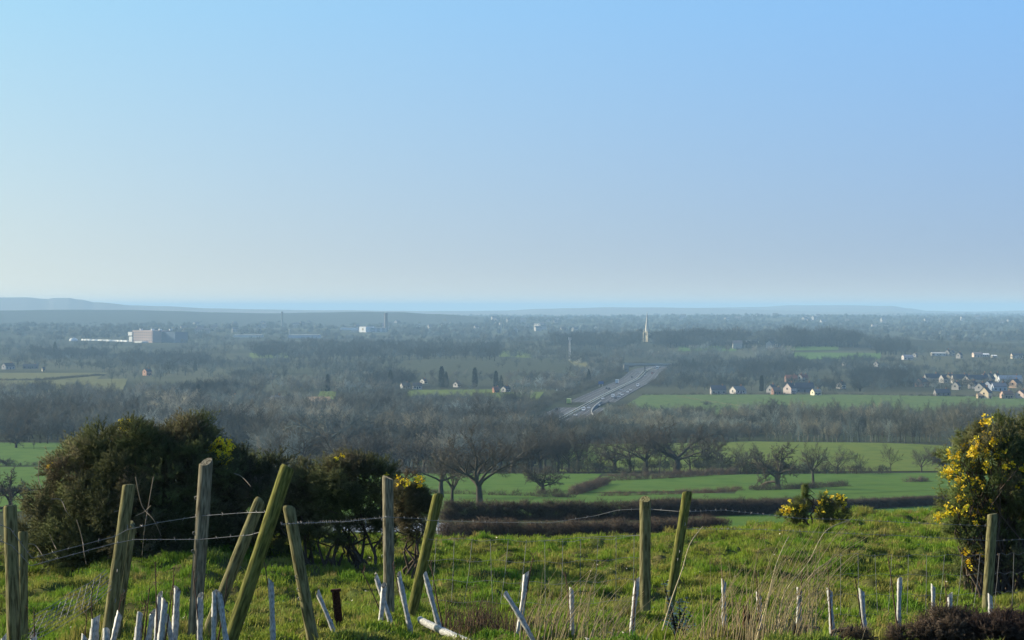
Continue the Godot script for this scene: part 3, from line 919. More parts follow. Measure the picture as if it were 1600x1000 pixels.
func motorway() -> void:
	var ctl := []
	for p in [[846, 669], [868, 660], [905, 640], [938, 622], [970, 606], [994, 594], [1002, 587], [1008, 581], [1017, 577], [1031, 574], [1044, 572.5]]: ctl.append(hit(p[0], p[1], 400))
	var cv := Curve3D.new()
	for i in ctl.size():
		var tan: Vector3 = (ctl[mini(i + 1, ctl.size() - 1)] - ctl[maxi(i - 1, 0)]) / 6.0
		cv.add_point(ctl[i] + Vector3.UP * 0.35, -tan, tan)
	cv.bake_interval = 12.0
	road_pts = cv.get_baked_points()
	var asphalt := mat("asphalt", lin(0.062, 0.064, 0.070), 0.9)
	asphalt.metallic_specular = 0.2
	for s in [-1, 1]:
		var mb := MB.new()
		ribbon(mb, road_pts, s * 8.6, 13.6, 0.0, 2.5)
		structure(obj("road", mb.mesh(), asphalt), "left carriageway of the motorway" if s < 0 else "right carriageway of the motorway with most of the cars")
		for o in [2.4, 5.9, 9.5, 13.2] if true else []:
			var lm := MB.new()
			ribbon(lm, road_pts, s * (1.8 + o - 0.2), 0.13, 0.012)
			structure(obj("road_marking", lm.mesh(), mat("line_paint", lin(0.42, 0.42, 0.41), 0.8)), "white lane line along the motorway")
	var med := MB.new()
	ribbon(med, road_pts, 0.0, 3.5, 0.05, 2.0)
	structure(obj("kerb", med.mesh(), mat("verge", lin(0.075, 0.08, 0.05))), "dark central strip of the motorway")
	for s in [-1, 1]:
		var root := thing("crash_barrier", "pale steel crash barrier along the %s edge of the motorway median" % ("left" if s < 0 else "right"), "crash barrier")
		var bm := MB.new()
		ribbon(bm, road_pts, s * 1.2, 0.12, 0.85, 0.42)
		obj("rail", bm.mesh(), mat("steel", lin(0.55, 0.55, 0.53), 0.5), root)
		var pm := MB.new()
		for i in road_pts.size():
			var d: Vector3 = (road_pts[mini(i + 1, road_pts.size() - 1)] - road_pts[maxi(i - 1, 0)])
			pm.box(road_pts[i] + Vector3(-d.z, 0, d.x).normalized() * s * 1.2 + Vector3(0, 0.3, 0), Vector3(0.15, 0.6, 0.15))
		stuff(obj("post", pm.mesh(), mat("steel", Color.WHITE), root))
	# the curved pale parapet of the slip road
	var sp := PackedVector3Array()
	for p in [[939, 629], [930, 636], [925, 642], [924, 647], [927, 652], [933, 657]]: sp.append(hit(p[0], p[1], 400) + Vector3.UP * 0.4)
	var root2 := thing("parapet_wall", "pale curved parapet wall beside the right carriageway", "wall")
	var wm := MB.new()
	ribbon(wm, sp, 0.0, 0.35, 0.9, 1.1)
	obj("wall", wm.mesh(), mat("concrete", lin(0.45, 0.44, 0.40)), root2)
	var sl := MB.new()
	var slp := PackedVector3Array()
	for p in [[944, 628], [928, 634], [919, 642], [915, 650], [916, 660]]: slp.append(hit(p[0], p[1], 400) + Vector3.UP * 0.55)
	ribbon(sl, slp, 0.0, 7.0, 0.0, 2.0)
	structure(obj("road", sl.mesh(), asphalt), "slip road curving off beside the pale parapet")
	bridge()
	traffic()
	# signs and posts
	sign_board(939, 604, 598, 8, 6, Color(0.03, 0.09, 0.28), "blue motorway sign board left of the carriageway")
	for q in [[882, 611, 7, "white post standing beyond the left bank"], [870, 611, 3, "small white marker left of the white post"]]:
		var p := hit(q[0], q[1], 400)
		var h: float = q[2] * -p.z / FOCAL
		var t := thing("marker_post", q[3], "post", p)
		var mb2 := MB.new(); mb2.box(Vector3(0, h / 2, 0), Vector3(0.9, h, 0.9))
		obj("shaft", mb2.mesh(), mat("white", lin(0.75, 0.75, 0.73)), t)
		var cap := MB.new(); cap.box(Vector3(0, h + 0.1, 0), Vector3(1.1, 0.2, 1.1))
		obj("cap", cap.mesh(), mat("white", Color.WHITE), t)

func sign_board(px: float, py: float, top: float, wpx: float, hpx: float, col: Color, label: String) -> void:
	var p := hit(px, py, 400)
	var k := -p.z / FOCAL
	var t := thing("road_sign", label, "sign", p)
	var legs := (py - top) * k
	for s in [-1, 1]:
		var m := MB.new(); m.box(Vector3(s * wpx * k * 0.35, legs / 2, 0), Vector3(0.25, legs, 0.25))
		obj("leg", m.mesh(), mat("steel", Color.WHITE), t)
	var b := MB.new(); b.box(Vector3(0, legs, 0.25), Vector3(wpx * k, hpx * k * 0.8, 0.15))
	obj("panel", b.mesh(), mat("sign_blue", col.linear_to_srgb(), 0.6), t)

func bridge() -> void:
	var p := on_road(581.0)
	var t := thing("road_bridge", "flat concrete bridge crossing the motorway below the church hill", "bridge", p)
	var conc := mat("bridge_concrete", lin(0.20, 0.19, 0.17))
	var k := -p.z / FOCAL
	var w := 74.0 * k
	var m := MB.new(); m.box(Vector3(3, 6.6, 0), Vector3(w, 1.3, 9))
	obj("deck", m.mesh(), conc, t)
	for s in [-1, 1]:
		var r := MB.new(); r.box(Vector3(3, 7.8, s * 4.4), Vector3(w, 1.1, 0.25))
		obj("parapet", r.mesh(), mat("bridge_rail", lin(0.30, 0.30, 0.29)), t)
		var ab := MB.new(); ab.box(Vector3(3 + s * (w / 2 - 2), 2.2, 0), Vector3(5, 7.6, 8.6))
		obj("abutment", ab.mesh(), conc, t)
	for s in [-1, 1]:
		var c := MB.new()
		c.tube(PackedVector3Array([Vector3(0, -2, s * 2.6), Vector3(0, 5.95, s * 2.6)]), PackedFloat32Array([0.7, 0.7]), 10)
		obj("pillar", c.mesh(), conc, t)

var car_protos := {}

func car_proto(kind: String, col: Color) -> Node3D:
	var o := Node3D.new()
	var paint := mat("paint_%s" % col.to_html(), col.linear_to_srgb(), 0.3)
	var glass := mat("dark_glass", lin(0.02, 0.025, 0.03), 0.08)
	var tyre := mat("tyre", lin(0.02, 0.02, 0.02))
	var b := MB.new()
	if kind == "car":
		profile_body(b, [[-2.1, 0.35], [-2.15, 0.75], [-1.9, 0.92], [-0.9, 0.98], [1.5, 1.0], [2.1, 0.9], [2.15, 0.4]], 0.88)
		obj("body", b.mesh(), paint, o)
		var c := MB.new(); profile_body(c, [[-1.0, 0.97], [-0.25, 1.42], [1.0, 1.42], [1.7, 0.98]], 0.74)
		obj("cabin", c.mesh(), glass, o)
		var r := MB.new(); r.box(Vector3(0, 1.44, 0.38), Vector3(1.3, 0.05, 1.3))
		obj("roof", r.mesh(), paint, o)
	elif kind == "van":
		profile_body(b, [[-2.7, 0.4], [-2.75, 1.0], [-2.1, 1.25], [-1.5, 2.2], [2.7, 2.25], [2.75, 0.4]], 0.98)
		obj("body", b.mesh(), paint, o)
		var c := MB.new(); c.quad(Vector3(-0.85, 1.33, -2.08), Vector3(0.85, 1.33, -2.08), Vector3(0.8, 2.05, -1.62), Vector3(-0.8, 2.05, -1.62))
		obj("windscreen", c.mesh(), glass, o)
	else:
		b.box(Vector3(0, 2.3, 0.9), Vector3(2.5, 2.9, 7.0))
		obj("box_body", b.mesh(), paint, o)
		var c := MB.new(); profile_body(c, [[-4.6, 0.5], [-4.65, 1.5], [-4.3, 2.7], [-2.8, 2.75], [-2.75, 0.5]], 1.2)
		obj("cab", c.mesh(), paint, o)
		var g := MB.new(); g.quad(Vector3(-1.1, 1.6, -4.65), Vector3(1.1, 1.6, -4.65), Vector3(1.05, 2.55, -4.4), Vector3(-1.05, 2.55, -4.4))
		obj("windscreen", g.mesh(), glass, o)
		var ch := MB.new(); ch.box(Vector3(0, 0.7, 0), Vector3(1.1, 0.3, 8.6))
		obj("chassis", ch.mesh(), tyre, o)
	var wb := {"car": 1.35, "van": 1.75, "lorry": 3.1}
	for s in [-1, 1]:
		for e in [-1, 1]:
			var w := MB.new()
			var rr := 0.33 if kind == "car" else 0.42
			var x: float = s * (0.75 if kind == "car" else 0.9)
			w.tube(PackedVector3Array([Vector3(x - 0.12, rr, e * wb[kind]), Vector3(x + 0.12, rr, e * wb[kind])]), PackedFloat32Array([rr, rr]), 12, true)
			obj("wheel", w.mesh(), tyre, o)
	return o

func profile_body(mb: MB, pr: Array, half: float) -> void:
	# closed side outline [z, y] extruded across x
	var n := pr.size()
	for i in n:
		var a: Array = pr[i]
		var b: Array = pr[(i + 1) % n]
		mb.quad(Vector3(half, a[1], a[0]), Vector3(half, b[1], b[0]), Vector3(-half, b[1], b[0]), Vector3(-half, a[1], a[0]))
	for s in [-1, 1]:
		for i in range(1, n - 1):
			var t: Array = [pr[0], pr[i], pr[i + 1]]
			if s > 0: t = [pr[0], pr[i + 1], pr[i]]
			mb.tri(Vector3(s * half, t[0][1], t[0][0]), Vector3(s * half, t[1][1], t[1][0]), Vector3(s * half, t[2][1], t[2][0]))

func traffic() -> void:
	var white := Color(0.8, 0.8, 0.78)
	var dark := Color(0.03, 0.035, 0.05)
	var silver := Color(0.5, 0.52, 0.55)
	var red := Color(0.30, 0.04, 0.03)
	var g := "vehicles on the motorway"
	# kind, metres right of the middle, row, colour, label
	for v in [["car", 4.0, 624, white, "white car just right of the median in mid bend"], ["van", 8.5, 621, white, "white van in the middle of the group on the right carriageway"], ["car", 12.5, 623.5, dark, "dark car beside the white van, outer lane"],
			["car", 12.8, 621, silver, "silver car ahead of the dark car in the outer lane"], ["car", 12.6, 618, white, "white car in the outer lane ahead of the silver car"], ["car", 9.0, 616, white, "white car in the centre lane behind the pair"],
			["car", 12.9, 613.5, white, "white car of the pair, right lane"], ["car", 9.2, 612.5, silver, "silver car of the pair, centre lane"], ["car", 12.6, 610.5, white, "white car leading the pair on the right carriageway"],
			["car", 5.2, 610.5, silver, "silver car close to the median far up the bend"], ["van", 12.2, 604, white, "white van near the trees on the inside of the bend"], ["car", 9.0, 634.5, white, "white car between the parapet and the median"],
			["car", 5.4, 638.5, silver, "silver car nearing the parapet in the inner lane"], ["van", 4.6, 642, white, "large white van beside the median, nearest on the right"], ["car", 5.0, 650, white, "nearest white car half hidden by treetops"],
			["lorry", -12.0, 632, Color(0.45, 0.50, 0.10), "yellow green box lorry on the left carriageway"], ["car", -12.2, 641, dark, "dark blue car behind the yellow green lorry"], ["car", -5.0, 609, dark, "dark car on the left carriageway far up"],
			["car", -8.0, 608.2, dark, "second dark car on the left carriageway far up"], ["lorry", 8.0, 577, white, "white lorry under the bridge"], ["car", -5.0, 583, silver, "silver car below the bridge pillar"], ["car", 4.5, 588, silver, "silver car just in front of the bridge"],
			["car", -6, 590.5, dark, "dark car just in front of the bridge on the left"], ["car", 9.0, 584, red, "dull red car below the bridge right of the pillar"], ["lorry", -9.0, 600, silver, "grey lorry on the left carriageway above the sign"]]:
		var key: String = v[0] + v[3].to_html()
		if not car_protos.has(key): car_protos[key] = car_proto(v[0], v[3])
		var p := on_road(v[2])
		var q := on_road(v[2] - 1.5)
		var d := q - p
		d.y = 0
		d = d.normalized()
		var called: String = {"car": "car", "van": "van", "lorry": "lorry"}[v[0]]
		var o := copy(car_protos[key], called, v[4], called, g)
		o.position = p + Vector3(-d.z, 0, d.x) * v[1] + Vector3.UP * 0.02
		o.rotation.y = atan2(-d.x, -d.z) if v[1] < 0 else atan2(d.x, d.z)


# ---------------------------------------------------------------- buildings
func gable_house(px: float, py: float, wpx: float, deep: float, wall_h: float, roof_h: float, turn: float, wall: Color, roof: Color, label: String, category := "house", called := "house", group := "", from := 300.0, windows := true) -> Node3D:
	var p := hit(px, py, from)
	var k := -p.z / FOCAL
	deep *= 0.88
	wall_h *= 0.85
	roof_h *= 0.88
	var w := wpx * k * 0.9                     # length along the ridge
	var t := thing(called, label, category, p, group)
	if turn >= 60.0: turn = 46.0 + (turn - 60.0) * 0.25
	t.rotation.y = deg_to_rad(turn)
	var wm := mat("wall_%s" % wall.to_html(), wall.linear_to_srgb(), 0.9)
	var b := MB.new()
	var hx := w / 2
	var hz := deep / 2
	b.box(Vector3(0, wall_h / 2 - 0.5, 0), Vector3(w, wall_h + 1.0, deep))
	for s in [-1, 1]: b.tri(Vector3(s * hx, wall_h, -hz), Vector3(s * hx, wall_h + roof_h, 0), Vector3(s * hx, wall_h, hz))
	obj("wall", b.mesh(), wm, t)
	var r := MB.new()
	var o := 0.35
	var slope := roof_h / hz
	for s in [-1, 1]:
		var e := Vector3(0, wall_h - o * slope + 0.08, s * (hz + o))
		var top := Vector3(0, wall_h + roof_h + 0.08, 0)
		var x := Vector3(hx + 0.2, 0, 0)
		var th := Vector3(0, 0.22, 0)
		r.quad(e - x + th, top - x + th, top + x + th, e + x + th)
		r.quad(e - x, e + x, top + x, top - x)
		r.quad(e - x, e - x + th, e + x + th, e + x)
		for q in [-1, 1]: r.quad(e + x * q, e + x * q + th, top + x * q + th, top + x * q)
	var ro := obj("roof", r.mesh(), mat("roof_%s" % roof.to_html(), roof.linear_to_srgb(), 0.85), t)
	if windows:
		var ch := MB.new(); ch.box(Vector3(hx * 0.6, wall_h + roof_h * 0.9, 0), Vector3(0.9, roof_h * 0.9 + 0.8, 0.7))
		obj("chimney", ch.mesh(), mat("brick", lin(0.22, 0.12, 0.08)), ro)
		var gl := mat("dark_glass", lin(0.02, 0.025, 0.03), 0.08)
		var n := maxi(2, int(w / 3.5))
		for i in n:
			for fl in maxi(1, int(wall_h / 2.6)):
				var m := MB.new(); m.box(Vector3(-hx + w * (i + 0.5) / n, 1.5 + fl * 2.6, hz + 0.02), Vector3(1.1, 1.2, 0.08))
				obj("window", m.mesh(), gl, t)
		for s in [-1, 1]:
			var m := MB.new(); m.box(Vector3(s * (hx + 0.02), wall_h - 0.6, 0), Vector3(0.08, 1.3, 1.2))
			obj("window", m.mesh(), gl, t)
		var dm := MB.new(); dm.box(Vector3(0, 0.9, hz + 0.03), Vector3(1.0, 2.1, 0.1))
		obj("door", dm.mesh(), mat("door", lin(0.05, 0.05, 0.06)), t)
	return t

func block(px: float, py: float, wpx: float, hpx: float, deep: float, wall: Color, label: String, category := "building", called := "building", floors := 0, turn := 0.0, from := 300.0) -> Node3D:
	var p := hit(px, py, from)
	var k := -p.z / FOCAL
	var w := wpx * k
	var h := hpx * k
	var t := thing(called, label, category, p)
	t.rotation.y = deg_to_rad(turn)
	var b := MB.new(); b.box(Vector3(0, h / 2 - 1, 0), Vector3(w, h + 2, deep))
	obj("wall", b.mesh(), mat("wall_%s" % wall.to_html(), wall.linear_to_srgb(), 0.9), t)
	var r := MB.new(); r.box(Vector3(0, h + 0.35, 0), Vector3(w + 0.8, 0.7, deep + 0.8))
	obj("roof", r.mesh(), mat("flat_roof", lin(0.35, 0.36, 0.37)), t)
	for i in floors:
		var n := maxi(3, int(w / 9.0))
		for j in n:
			var m := MB.new(); m.box(Vector3(-w / 2 + w * (j + 0.5) / n, h * (i + 0.55) / floors, deep / 2 + 0.05), Vector3(w / n * 0.6, h / floors * 0.4, 0.15))
			obj("window", m.mesh(), mat("dark_glass", lin(0.02, 0.025, 0.03), 0.08), t)
	return t

func buildings() -> void:
	var white := Color(0.38, 0.37, 0.355)
	var cream := Color(0.62, 0.55, 0.42)
	var brick := Color(0.30, 0.15, 0.10)
	var pale := Color(0.5, 0.48, 0.44)
	var slate := Color(0.06, 0.065, 0.08)
	var tan_ := Color(0.42, 0.29, 0.18)
	var redr := Color(0.28, 0.10, 0.06)
	# left: house, farm, barn
	gable_house(13, 577, 20, 8, 4.2, 3.4, 72, white, slate, "white gabled house with one dark window at the left edge")
	gable_house(48, 576, 26, 8, 3.0, 2.6, 8, Color(0.12, 0.13, 0.16), slate, "long low dark roofed shed right of the white gabled house", "shed", "shed")
	gable_house(68, 580, 5, 5, 3.0, 2.0, 20, cream, slate, "tiny pale cream hut at the edge of the olive field", "hut", "hut")
	gable_house(230, 587, 12, 7, 5.0, 2.6, 60, Color(0.45, 0.27, 0.19), slate, "orange brick house among the left woods")
	gable_house(498, 634, 40, 12, 3.4, 3.0, 3, Color(0.42, 0.24, 0.19), tan_, "long low barn with tan roof and pink brick wall", "barn", "barn", "", 300, false)
	gable_house(522, 634, 14, 9, 2.6, 2.0, 10, Color(0.40, 0.27, 0.2), Color(0.25, 0.17, 0.13), "small brown lean-to at the right end of the tan barn", "shed", "shed", "", 300, false)
	gable_house(432, 634, 22, 9, 3.6, 3.6, 62, white, Color(0.20, 0.22, 0.26), "farmhouse with two pale gables left of the tan barn")
	gable_house(410, 636, 36, 10, 3.2, 2.6, 4, Color(0.2, 0.22, 0.26), Color(0.22, 0.25, 0.3), "grey roofed farm shed left of the pale gabled farmhouse", "shed", "shed")
	gable_house(366, 634, 6, 4, 6.0, 2.0, 70, white, slate, "narrow white gable end deep among left woods")
	gable_house(633, 607, 14, 7, 2.8, 2.4, 20, white, slate, "white cottage at the left end of the hill farm")
	gable_house(652, 608, 16, 7, 3.0, 2.4, 5, pale, slate, "pale stone cottage right of the white cottage")
	gable_house(714, 605, 8, 6, 3.0, 2.0, 60, white, slate, "small white gable beside the farm cypress")
	gable_house(662, 600, 8, 6, 3.0, 2.0, 60, pale, slate, "small grey cottage above the pale stone cottage")
	gable_house(790, 613, 12, 6, 3.0, 2.2, 65, white, slate, "small white house left of the motorway among trees")
	gable_house(775, 614, 10, 6, 3.0, 2.2, 15, brick, Color(0.2, 0.1, 0.08), "little red roofed house left of the motorway", "house")
	# big hospital block with its wings
	hospital()
	# far industrial roofs
	block(388, 527, 44, 3.5, 40, Color(0.6, 0.58, 0.52), "long pale flat warehouse right of the brick block", "warehouse", "warehouse")
	block(476, 528, 48, 4.5, 50, Color(0.42, 0.45, 0.5), "long blue grey warehouse in the middle distance", "warehouse", "warehouse")
	block(546, 515, 26, 3, 40, Color(0.6, 0.6, 0.6), "low white shed beside the white cube building", "warehouse", "warehouse")
	block(556, 518, 14, 2.5, 30, white, "thin white shed in front of the low white shed", "warehouse", "warehouse")
	var cube := block(573, 519, 14, 8.5, 26, Color(0.78, 0.77, 0.74), "white cube building with a dark square emblem panel", "building", "building", 0, -40.0)
	var k := -cube.position.z / FOCAL
	var em := MB.new(); em.box(Vector3(0.6 * k, 4.6 * k, 13.1), Vector3(3.4 * k, 3.2 * k, 0.4))
	obj("panel", em.mesh(), mat("emblem", lin(0.42, 0.34, 0.24)), cube)
	block(592, 519, 24, 6.5, 30, Color(0.25, 0.3, 0.36), "dark glazed building right of the white cube", "building", "building", 2)
	block(842, 515, 11, 9, 16, Color(0.66, 0.62, 0.54), "pale tower block left of the mast", "building", "tower_block", 3, -40.0)
	block(819, 515, 5, 4, 10, white, "tiny white house left of the pale tower block", "house", "house")
	block(1175, 535, 20, 3, 14, Color(0.6, 0.57, 0.5), "white low building among hilltop trees", "building", "building", 1)
	block(1380, 511, 16, 2.6, 12, Color(0.6, 0.56, 0.48), "pale far row of houses under the right hill", "building", "terrace")
	block(1366, 511, 8, 3.4, 12, Color(0.6, 0.5, 0.42), "taller pale far house left of the pale row", "building", "terrace")
	tower(441, 511, 24, 2.6, Color(0.12, 0.12, 0.13), "tall dark chimney on the plain at left", "chimney_stack", "chimney")
	tower(603, 519, 30, 5.0, Color(0.11, 0.11, 0.12), "dark stone clock tower behind the white cube", "clock_tower", "tower")
	tower(452, 523, 9, 2.0, white, "thin white pole over the blue grey warehouse", "flue", "chimney")
	minster()
	church()
	mast()
	dome(115, 533)
	cars_parked()
	village()
	specks()

func hospital() -> void:
	var p := hit(236, 535, 300)
	var k := -p.z / FOCAL
	var t := thing("hospital_block", "large brick block with white end bay and dark right wing", "building", p)
	t.rotation.y = deg_to_rad(-38)
	var brickm := mat("hospital_brick", lin(0.42, 0.32, 0.28))
	var whitem := mat("wall_white", lin(0.72, 0.71, 0.66))
	var main := MB.new(); main.box(Vector3(0, 9 * k, 0), Vector3(45 * k, 18 * k + 2, 40))
	obj("wall", main.mesh(), brickm, t)
	var wing := MB.new(); wing.box(Vector3(36 * k, 8 * k, -16), Vector3(34 * k, 15 * k + 2, 30))
	obj("wall", wing.mesh(), mat("hospital_wing", lin(0.10, 0.13, 0.18)), t)
	var bay := MB.new(); bay.box(Vector3(-27 * k, 13.5 * k, 4), Vector3(9 * k, 5.5 * k, 34)); bay.box(Vector3(-26 * k, 5.0 * k, 4), Vector3(7 * k, 8 * k, 34))
	obj("end_bay", bay.mesh(), whitem, t)
	for i in 4:
		for j in 9:
			var m := MB.new(); m.box(Vector3((-19.5 + j * 4.9) * k, (3.5 + i * 4.0) * k, 20.1), Vector3(2.0 * k, 1.3 * k, 0.4))
			obj("window", m.mesh(), mat("hospital_window", lin(0.10, 0.12, 0.15), 0.3), t)
	for x in [-22, 3.5, 21, 44.0]:
		var m := MB.new(); m.box(Vector3(x * k, 20.0 * k, 0), Vector3(2 * k, 2.6 * k, 6))
		obj("roof_stack", m.mesh(), whitem, t)
	var low := MB.new(); low.box(Vector3(8 * k, 1.0 * k, 30), Vector3(16 * k, 2.2 * k, 16))
	obj("annex", low.mesh(), whitem, t)

func tower(px: float, py: float, hpx: float, wpx: float, col: Color, label: String, called: String, category: String) -> void:
	var p := hit(px, py, 300)
	var k := -p.z / FOCAL
	var t := thing(called, label, category, p)
	var m := MB.new()
	var h := hpx * k
	var w := wpx * k
	m.tube(PackedVector3Array([Vector3(0, -1, 0), Vector3(0, h * 0.92, 0)]), PackedFloat32Array([w * 0.62, w * 0.5]), 8 if called != "clock_tower" else 4, true)
	obj("shaft", m.mesh(), mat("tower_%s" % col.to_html(), col.linear_to_srgb()), t)
	var c := MB.new()
	c.tube(PackedVector3Array([Vector3(0, h * 0.92, 0), Vector3(0, h * 0.96, 0), Vector3(0, h, 0)]), PackedFloat32Array([w * 0.66, w * 0.62, w * 0.3 if called == "clock_tower" else w * 0.6]), 8 if called != "clock_tower" else 4, true)
	obj("cap", c.mesh(), mat("tower_%s" % col.to_html(), col), t)

func minster() -> void:
	var p := hit(780, 521, 300)
	var k := -p.z / FOCAL
	var t := thing("church", "far church with twin slender towers on the plain", "church", p)
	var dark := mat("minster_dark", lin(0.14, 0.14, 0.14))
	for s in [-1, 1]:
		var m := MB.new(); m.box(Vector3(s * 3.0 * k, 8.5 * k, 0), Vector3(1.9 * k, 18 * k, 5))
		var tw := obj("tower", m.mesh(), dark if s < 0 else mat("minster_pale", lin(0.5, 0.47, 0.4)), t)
		for q in [-1, 1]:
			var n := MB.new(); n.tube(PackedVector3Array([Vector3((s * 3.0 + q * 0.7) * k, 17.5 * k, 0), Vector3((s * 3.0 + q * 0.7) * k, 21 * k, 0)]), PackedFloat32Array([0.4 * k, 0.05 * k]), 5)
			obj("pinnacle", n.mesh(), dark, tw)
	var b := MB.new(); b.box(Vector3(0, 4 * k, -8), Vector3(4.2 * k, 8 * k, 26))
	obj("nave", b.mesh(), dark, t)

func church() -> void:
	var p := hit(1011, 534, 300)
	var k := -p.z / FOCAL
	var t := thing("church", "stone church with a tall pale needle spire on the wooded hill", "church", p)
	t.rotation.y = deg_to_rad(-38)
	var stone := mat("church_stone", lin(0.50, 0.44, 0.30))
	var m := MB.new(); m.box(Vector3(0, 7.5 * k, 0), Vector3(7.4 * k, 17 * k, 7.4 * k))
	var tw := obj("tower", m.mesh(), stone, t)
	var s := MB.new()
	s.tube(PackedVector3Array([Vector3(0, 16 * k, 0), Vector3(0, 30 * k, 0), Vector3(0, 47 * k, 0)]), PackedFloat32Array([3.5 * k, 1.8 * k, 0.12 * k]), 8)
	obj("spire", s.mesh(), mat("spire_stone", lin(0.60, 0.57, 0.49)), t)
	for a in [-1, 1]:
		for b in [-1, 1]:
			var q := MB.new()
			q.box(Vector3(a * 3.9 * k, 6.6 * k, b * 3.9 * k), Vector3(1.5 * k, 15 * k, 1.5 * k))
			obj("buttress", q.mesh(), stone, tw)
			var n := MB.new(); n.tube(PackedVector3Array([Vector3(a * 3.6 * k, 14.1 * k, b * 3.6 * k), Vector3(a * 3.6 * k, 20.5 * k, b * 3.6 * k)]), PackedFloat32Array([0.8 * k, 0.05 * k]), 6)
			obj("pinnacle", n.mesh(), stone, tw)
	for a in [-1, 1]:
		var w := MB.new(); w.box(Vector3(a * 1.2 * k, 12.2 * k, 3.75 * k), Vector3(0.9 * k, 4.4 * k, 0.3))
		obj("belfry_window", w.mesh(), mat("dark_glass", lin(0.02, 0.025, 0.03), 0.08), tw)
	var nv := MB.new(); nv.box(Vector3(14 * k, 3 * k, -4), Vector3(24 * k, 7 * k, 9 * k))
	obj("nave", nv.mesh(), stone, t)
	var rf := MB.new()
	var z := 5.2 * k
	for q in [-1, 1]: rf.quad(Vector3(2 * k, 6.4 * k, -4 + q * z), Vector3(26.5 * k, 6.4 * k, -4 + q * z), Vector3(26.5 * k, 10.5 * k, -4), Vector3(2 * k, 10.5 * k, -4))
	obj("roof", rf.mesh(), mat("slate_roof", lin(0.07, 0.075, 0.09)), t)

func mast() -> void:
	var p := hit(890, 564, 300)
	var k := -p.z / FOCAL
	var t := thing("lattice_mast", "slender pale lattice mast rising above trees left of the church", "mast", p)
	var st := mat("mast_steel", lin(0.62, 0.62, 0.60), 0.5)
	var h := 37.0 * k
	var legs := []
	for i in 3:
		var a := TAU * i / 3.0
		legs.append(Vector3(cos(a), 0, sin(a)))
		var m := MB.new(); m.tube(PackedVector3Array([legs[i] * 1.3, legs[i] * 0.7 + Vector3(0, h, 0)]), PackedFloat32Array([0.22, 0.16]), 5)
		obj("leg", m.mesh(), st, t)
	var br := MB.new()
	for j in 14:
		for i in 3:
			var r0 := lerpf(1.3, 0.7, j / 14.0)
			var r1 := lerpf(1.3, 0.7, (j + 1) / 14.0)
			br.tube(PackedVector3Array([legs[i] * r0 + Vector3(0, h * j / 14.0, 0), legs[(i + 1) % 3] * r1 + Vector3(0, h * (j + 1) / 14.0, 0)]), PackedFloat32Array([0.1, 0.1]), 3)
	obj("bracing", br.mesh(), st, t)
	for i in 3:
		var m := MB.new(); m.box(legs[i] * 1.6 + Vector3(0, h - 1.5, 0), Vector3(0.7, 3.2, 0.7))
		obj("antenna", m.mesh(), st, t)

func dome(px: float, py: float) -> void:
	var p := hit(px, py, 300)
	var k := -p.z / FOCAL
	var t := thing("dome_hall", "white rounded dome hall left of the parked vehicles", "dome", p)
	var r := 7.0 * k
	var pts := PackedVector3Array()
	var rad := PackedFloat32Array()
	for i in 8:
		var a := PI / 2 * i / 7.0
		pts.append(Vector3(0, 1.0 + sin(a) * r * 0.62, 0)); rad.append(maxf(cos(a) * r, 0.05))
	var m := MB.new(); m.tube(pts, rad, 20)
	obj("shell", m.mesh(), mat("dome_white", lin(0.8, 0.82, 0.84), 0.4), t)
	var b := MB.new(); b.tube(PackedVector3Array([Vector3(0, -1, 0), Vector3(0, 1.1, 0)]), PackedFloat32Array([r * 1.02, r * 1.02]), 20)
	obj("base", b.mesh(), mat("concrete", lin(0.45, 0.44, 0.40)), t)

func cars_parked() -> void:
	rng.seed = 77
	var van := car_proto("van", Color(0.8, 0.8, 0.78))
	for i in 22:
		var px := 130.0 + i * 3.2 + rng.randf_range(-0.8, 0.8)
		var p := hit(px, 533.0 + 0.03 * (px - 130.0), 300)
		var o := copy(van, "parked_van", "white van in the long parked row left of the brick block", "van", "white vans parked in a row by the dome hall")
		o.position = p + Vector3.UP * 0.5
		o.rotation.y = rng.randf_range(0.5, 1.3)
		o.scale = Vector3.ONE * 1.5
	van.free()

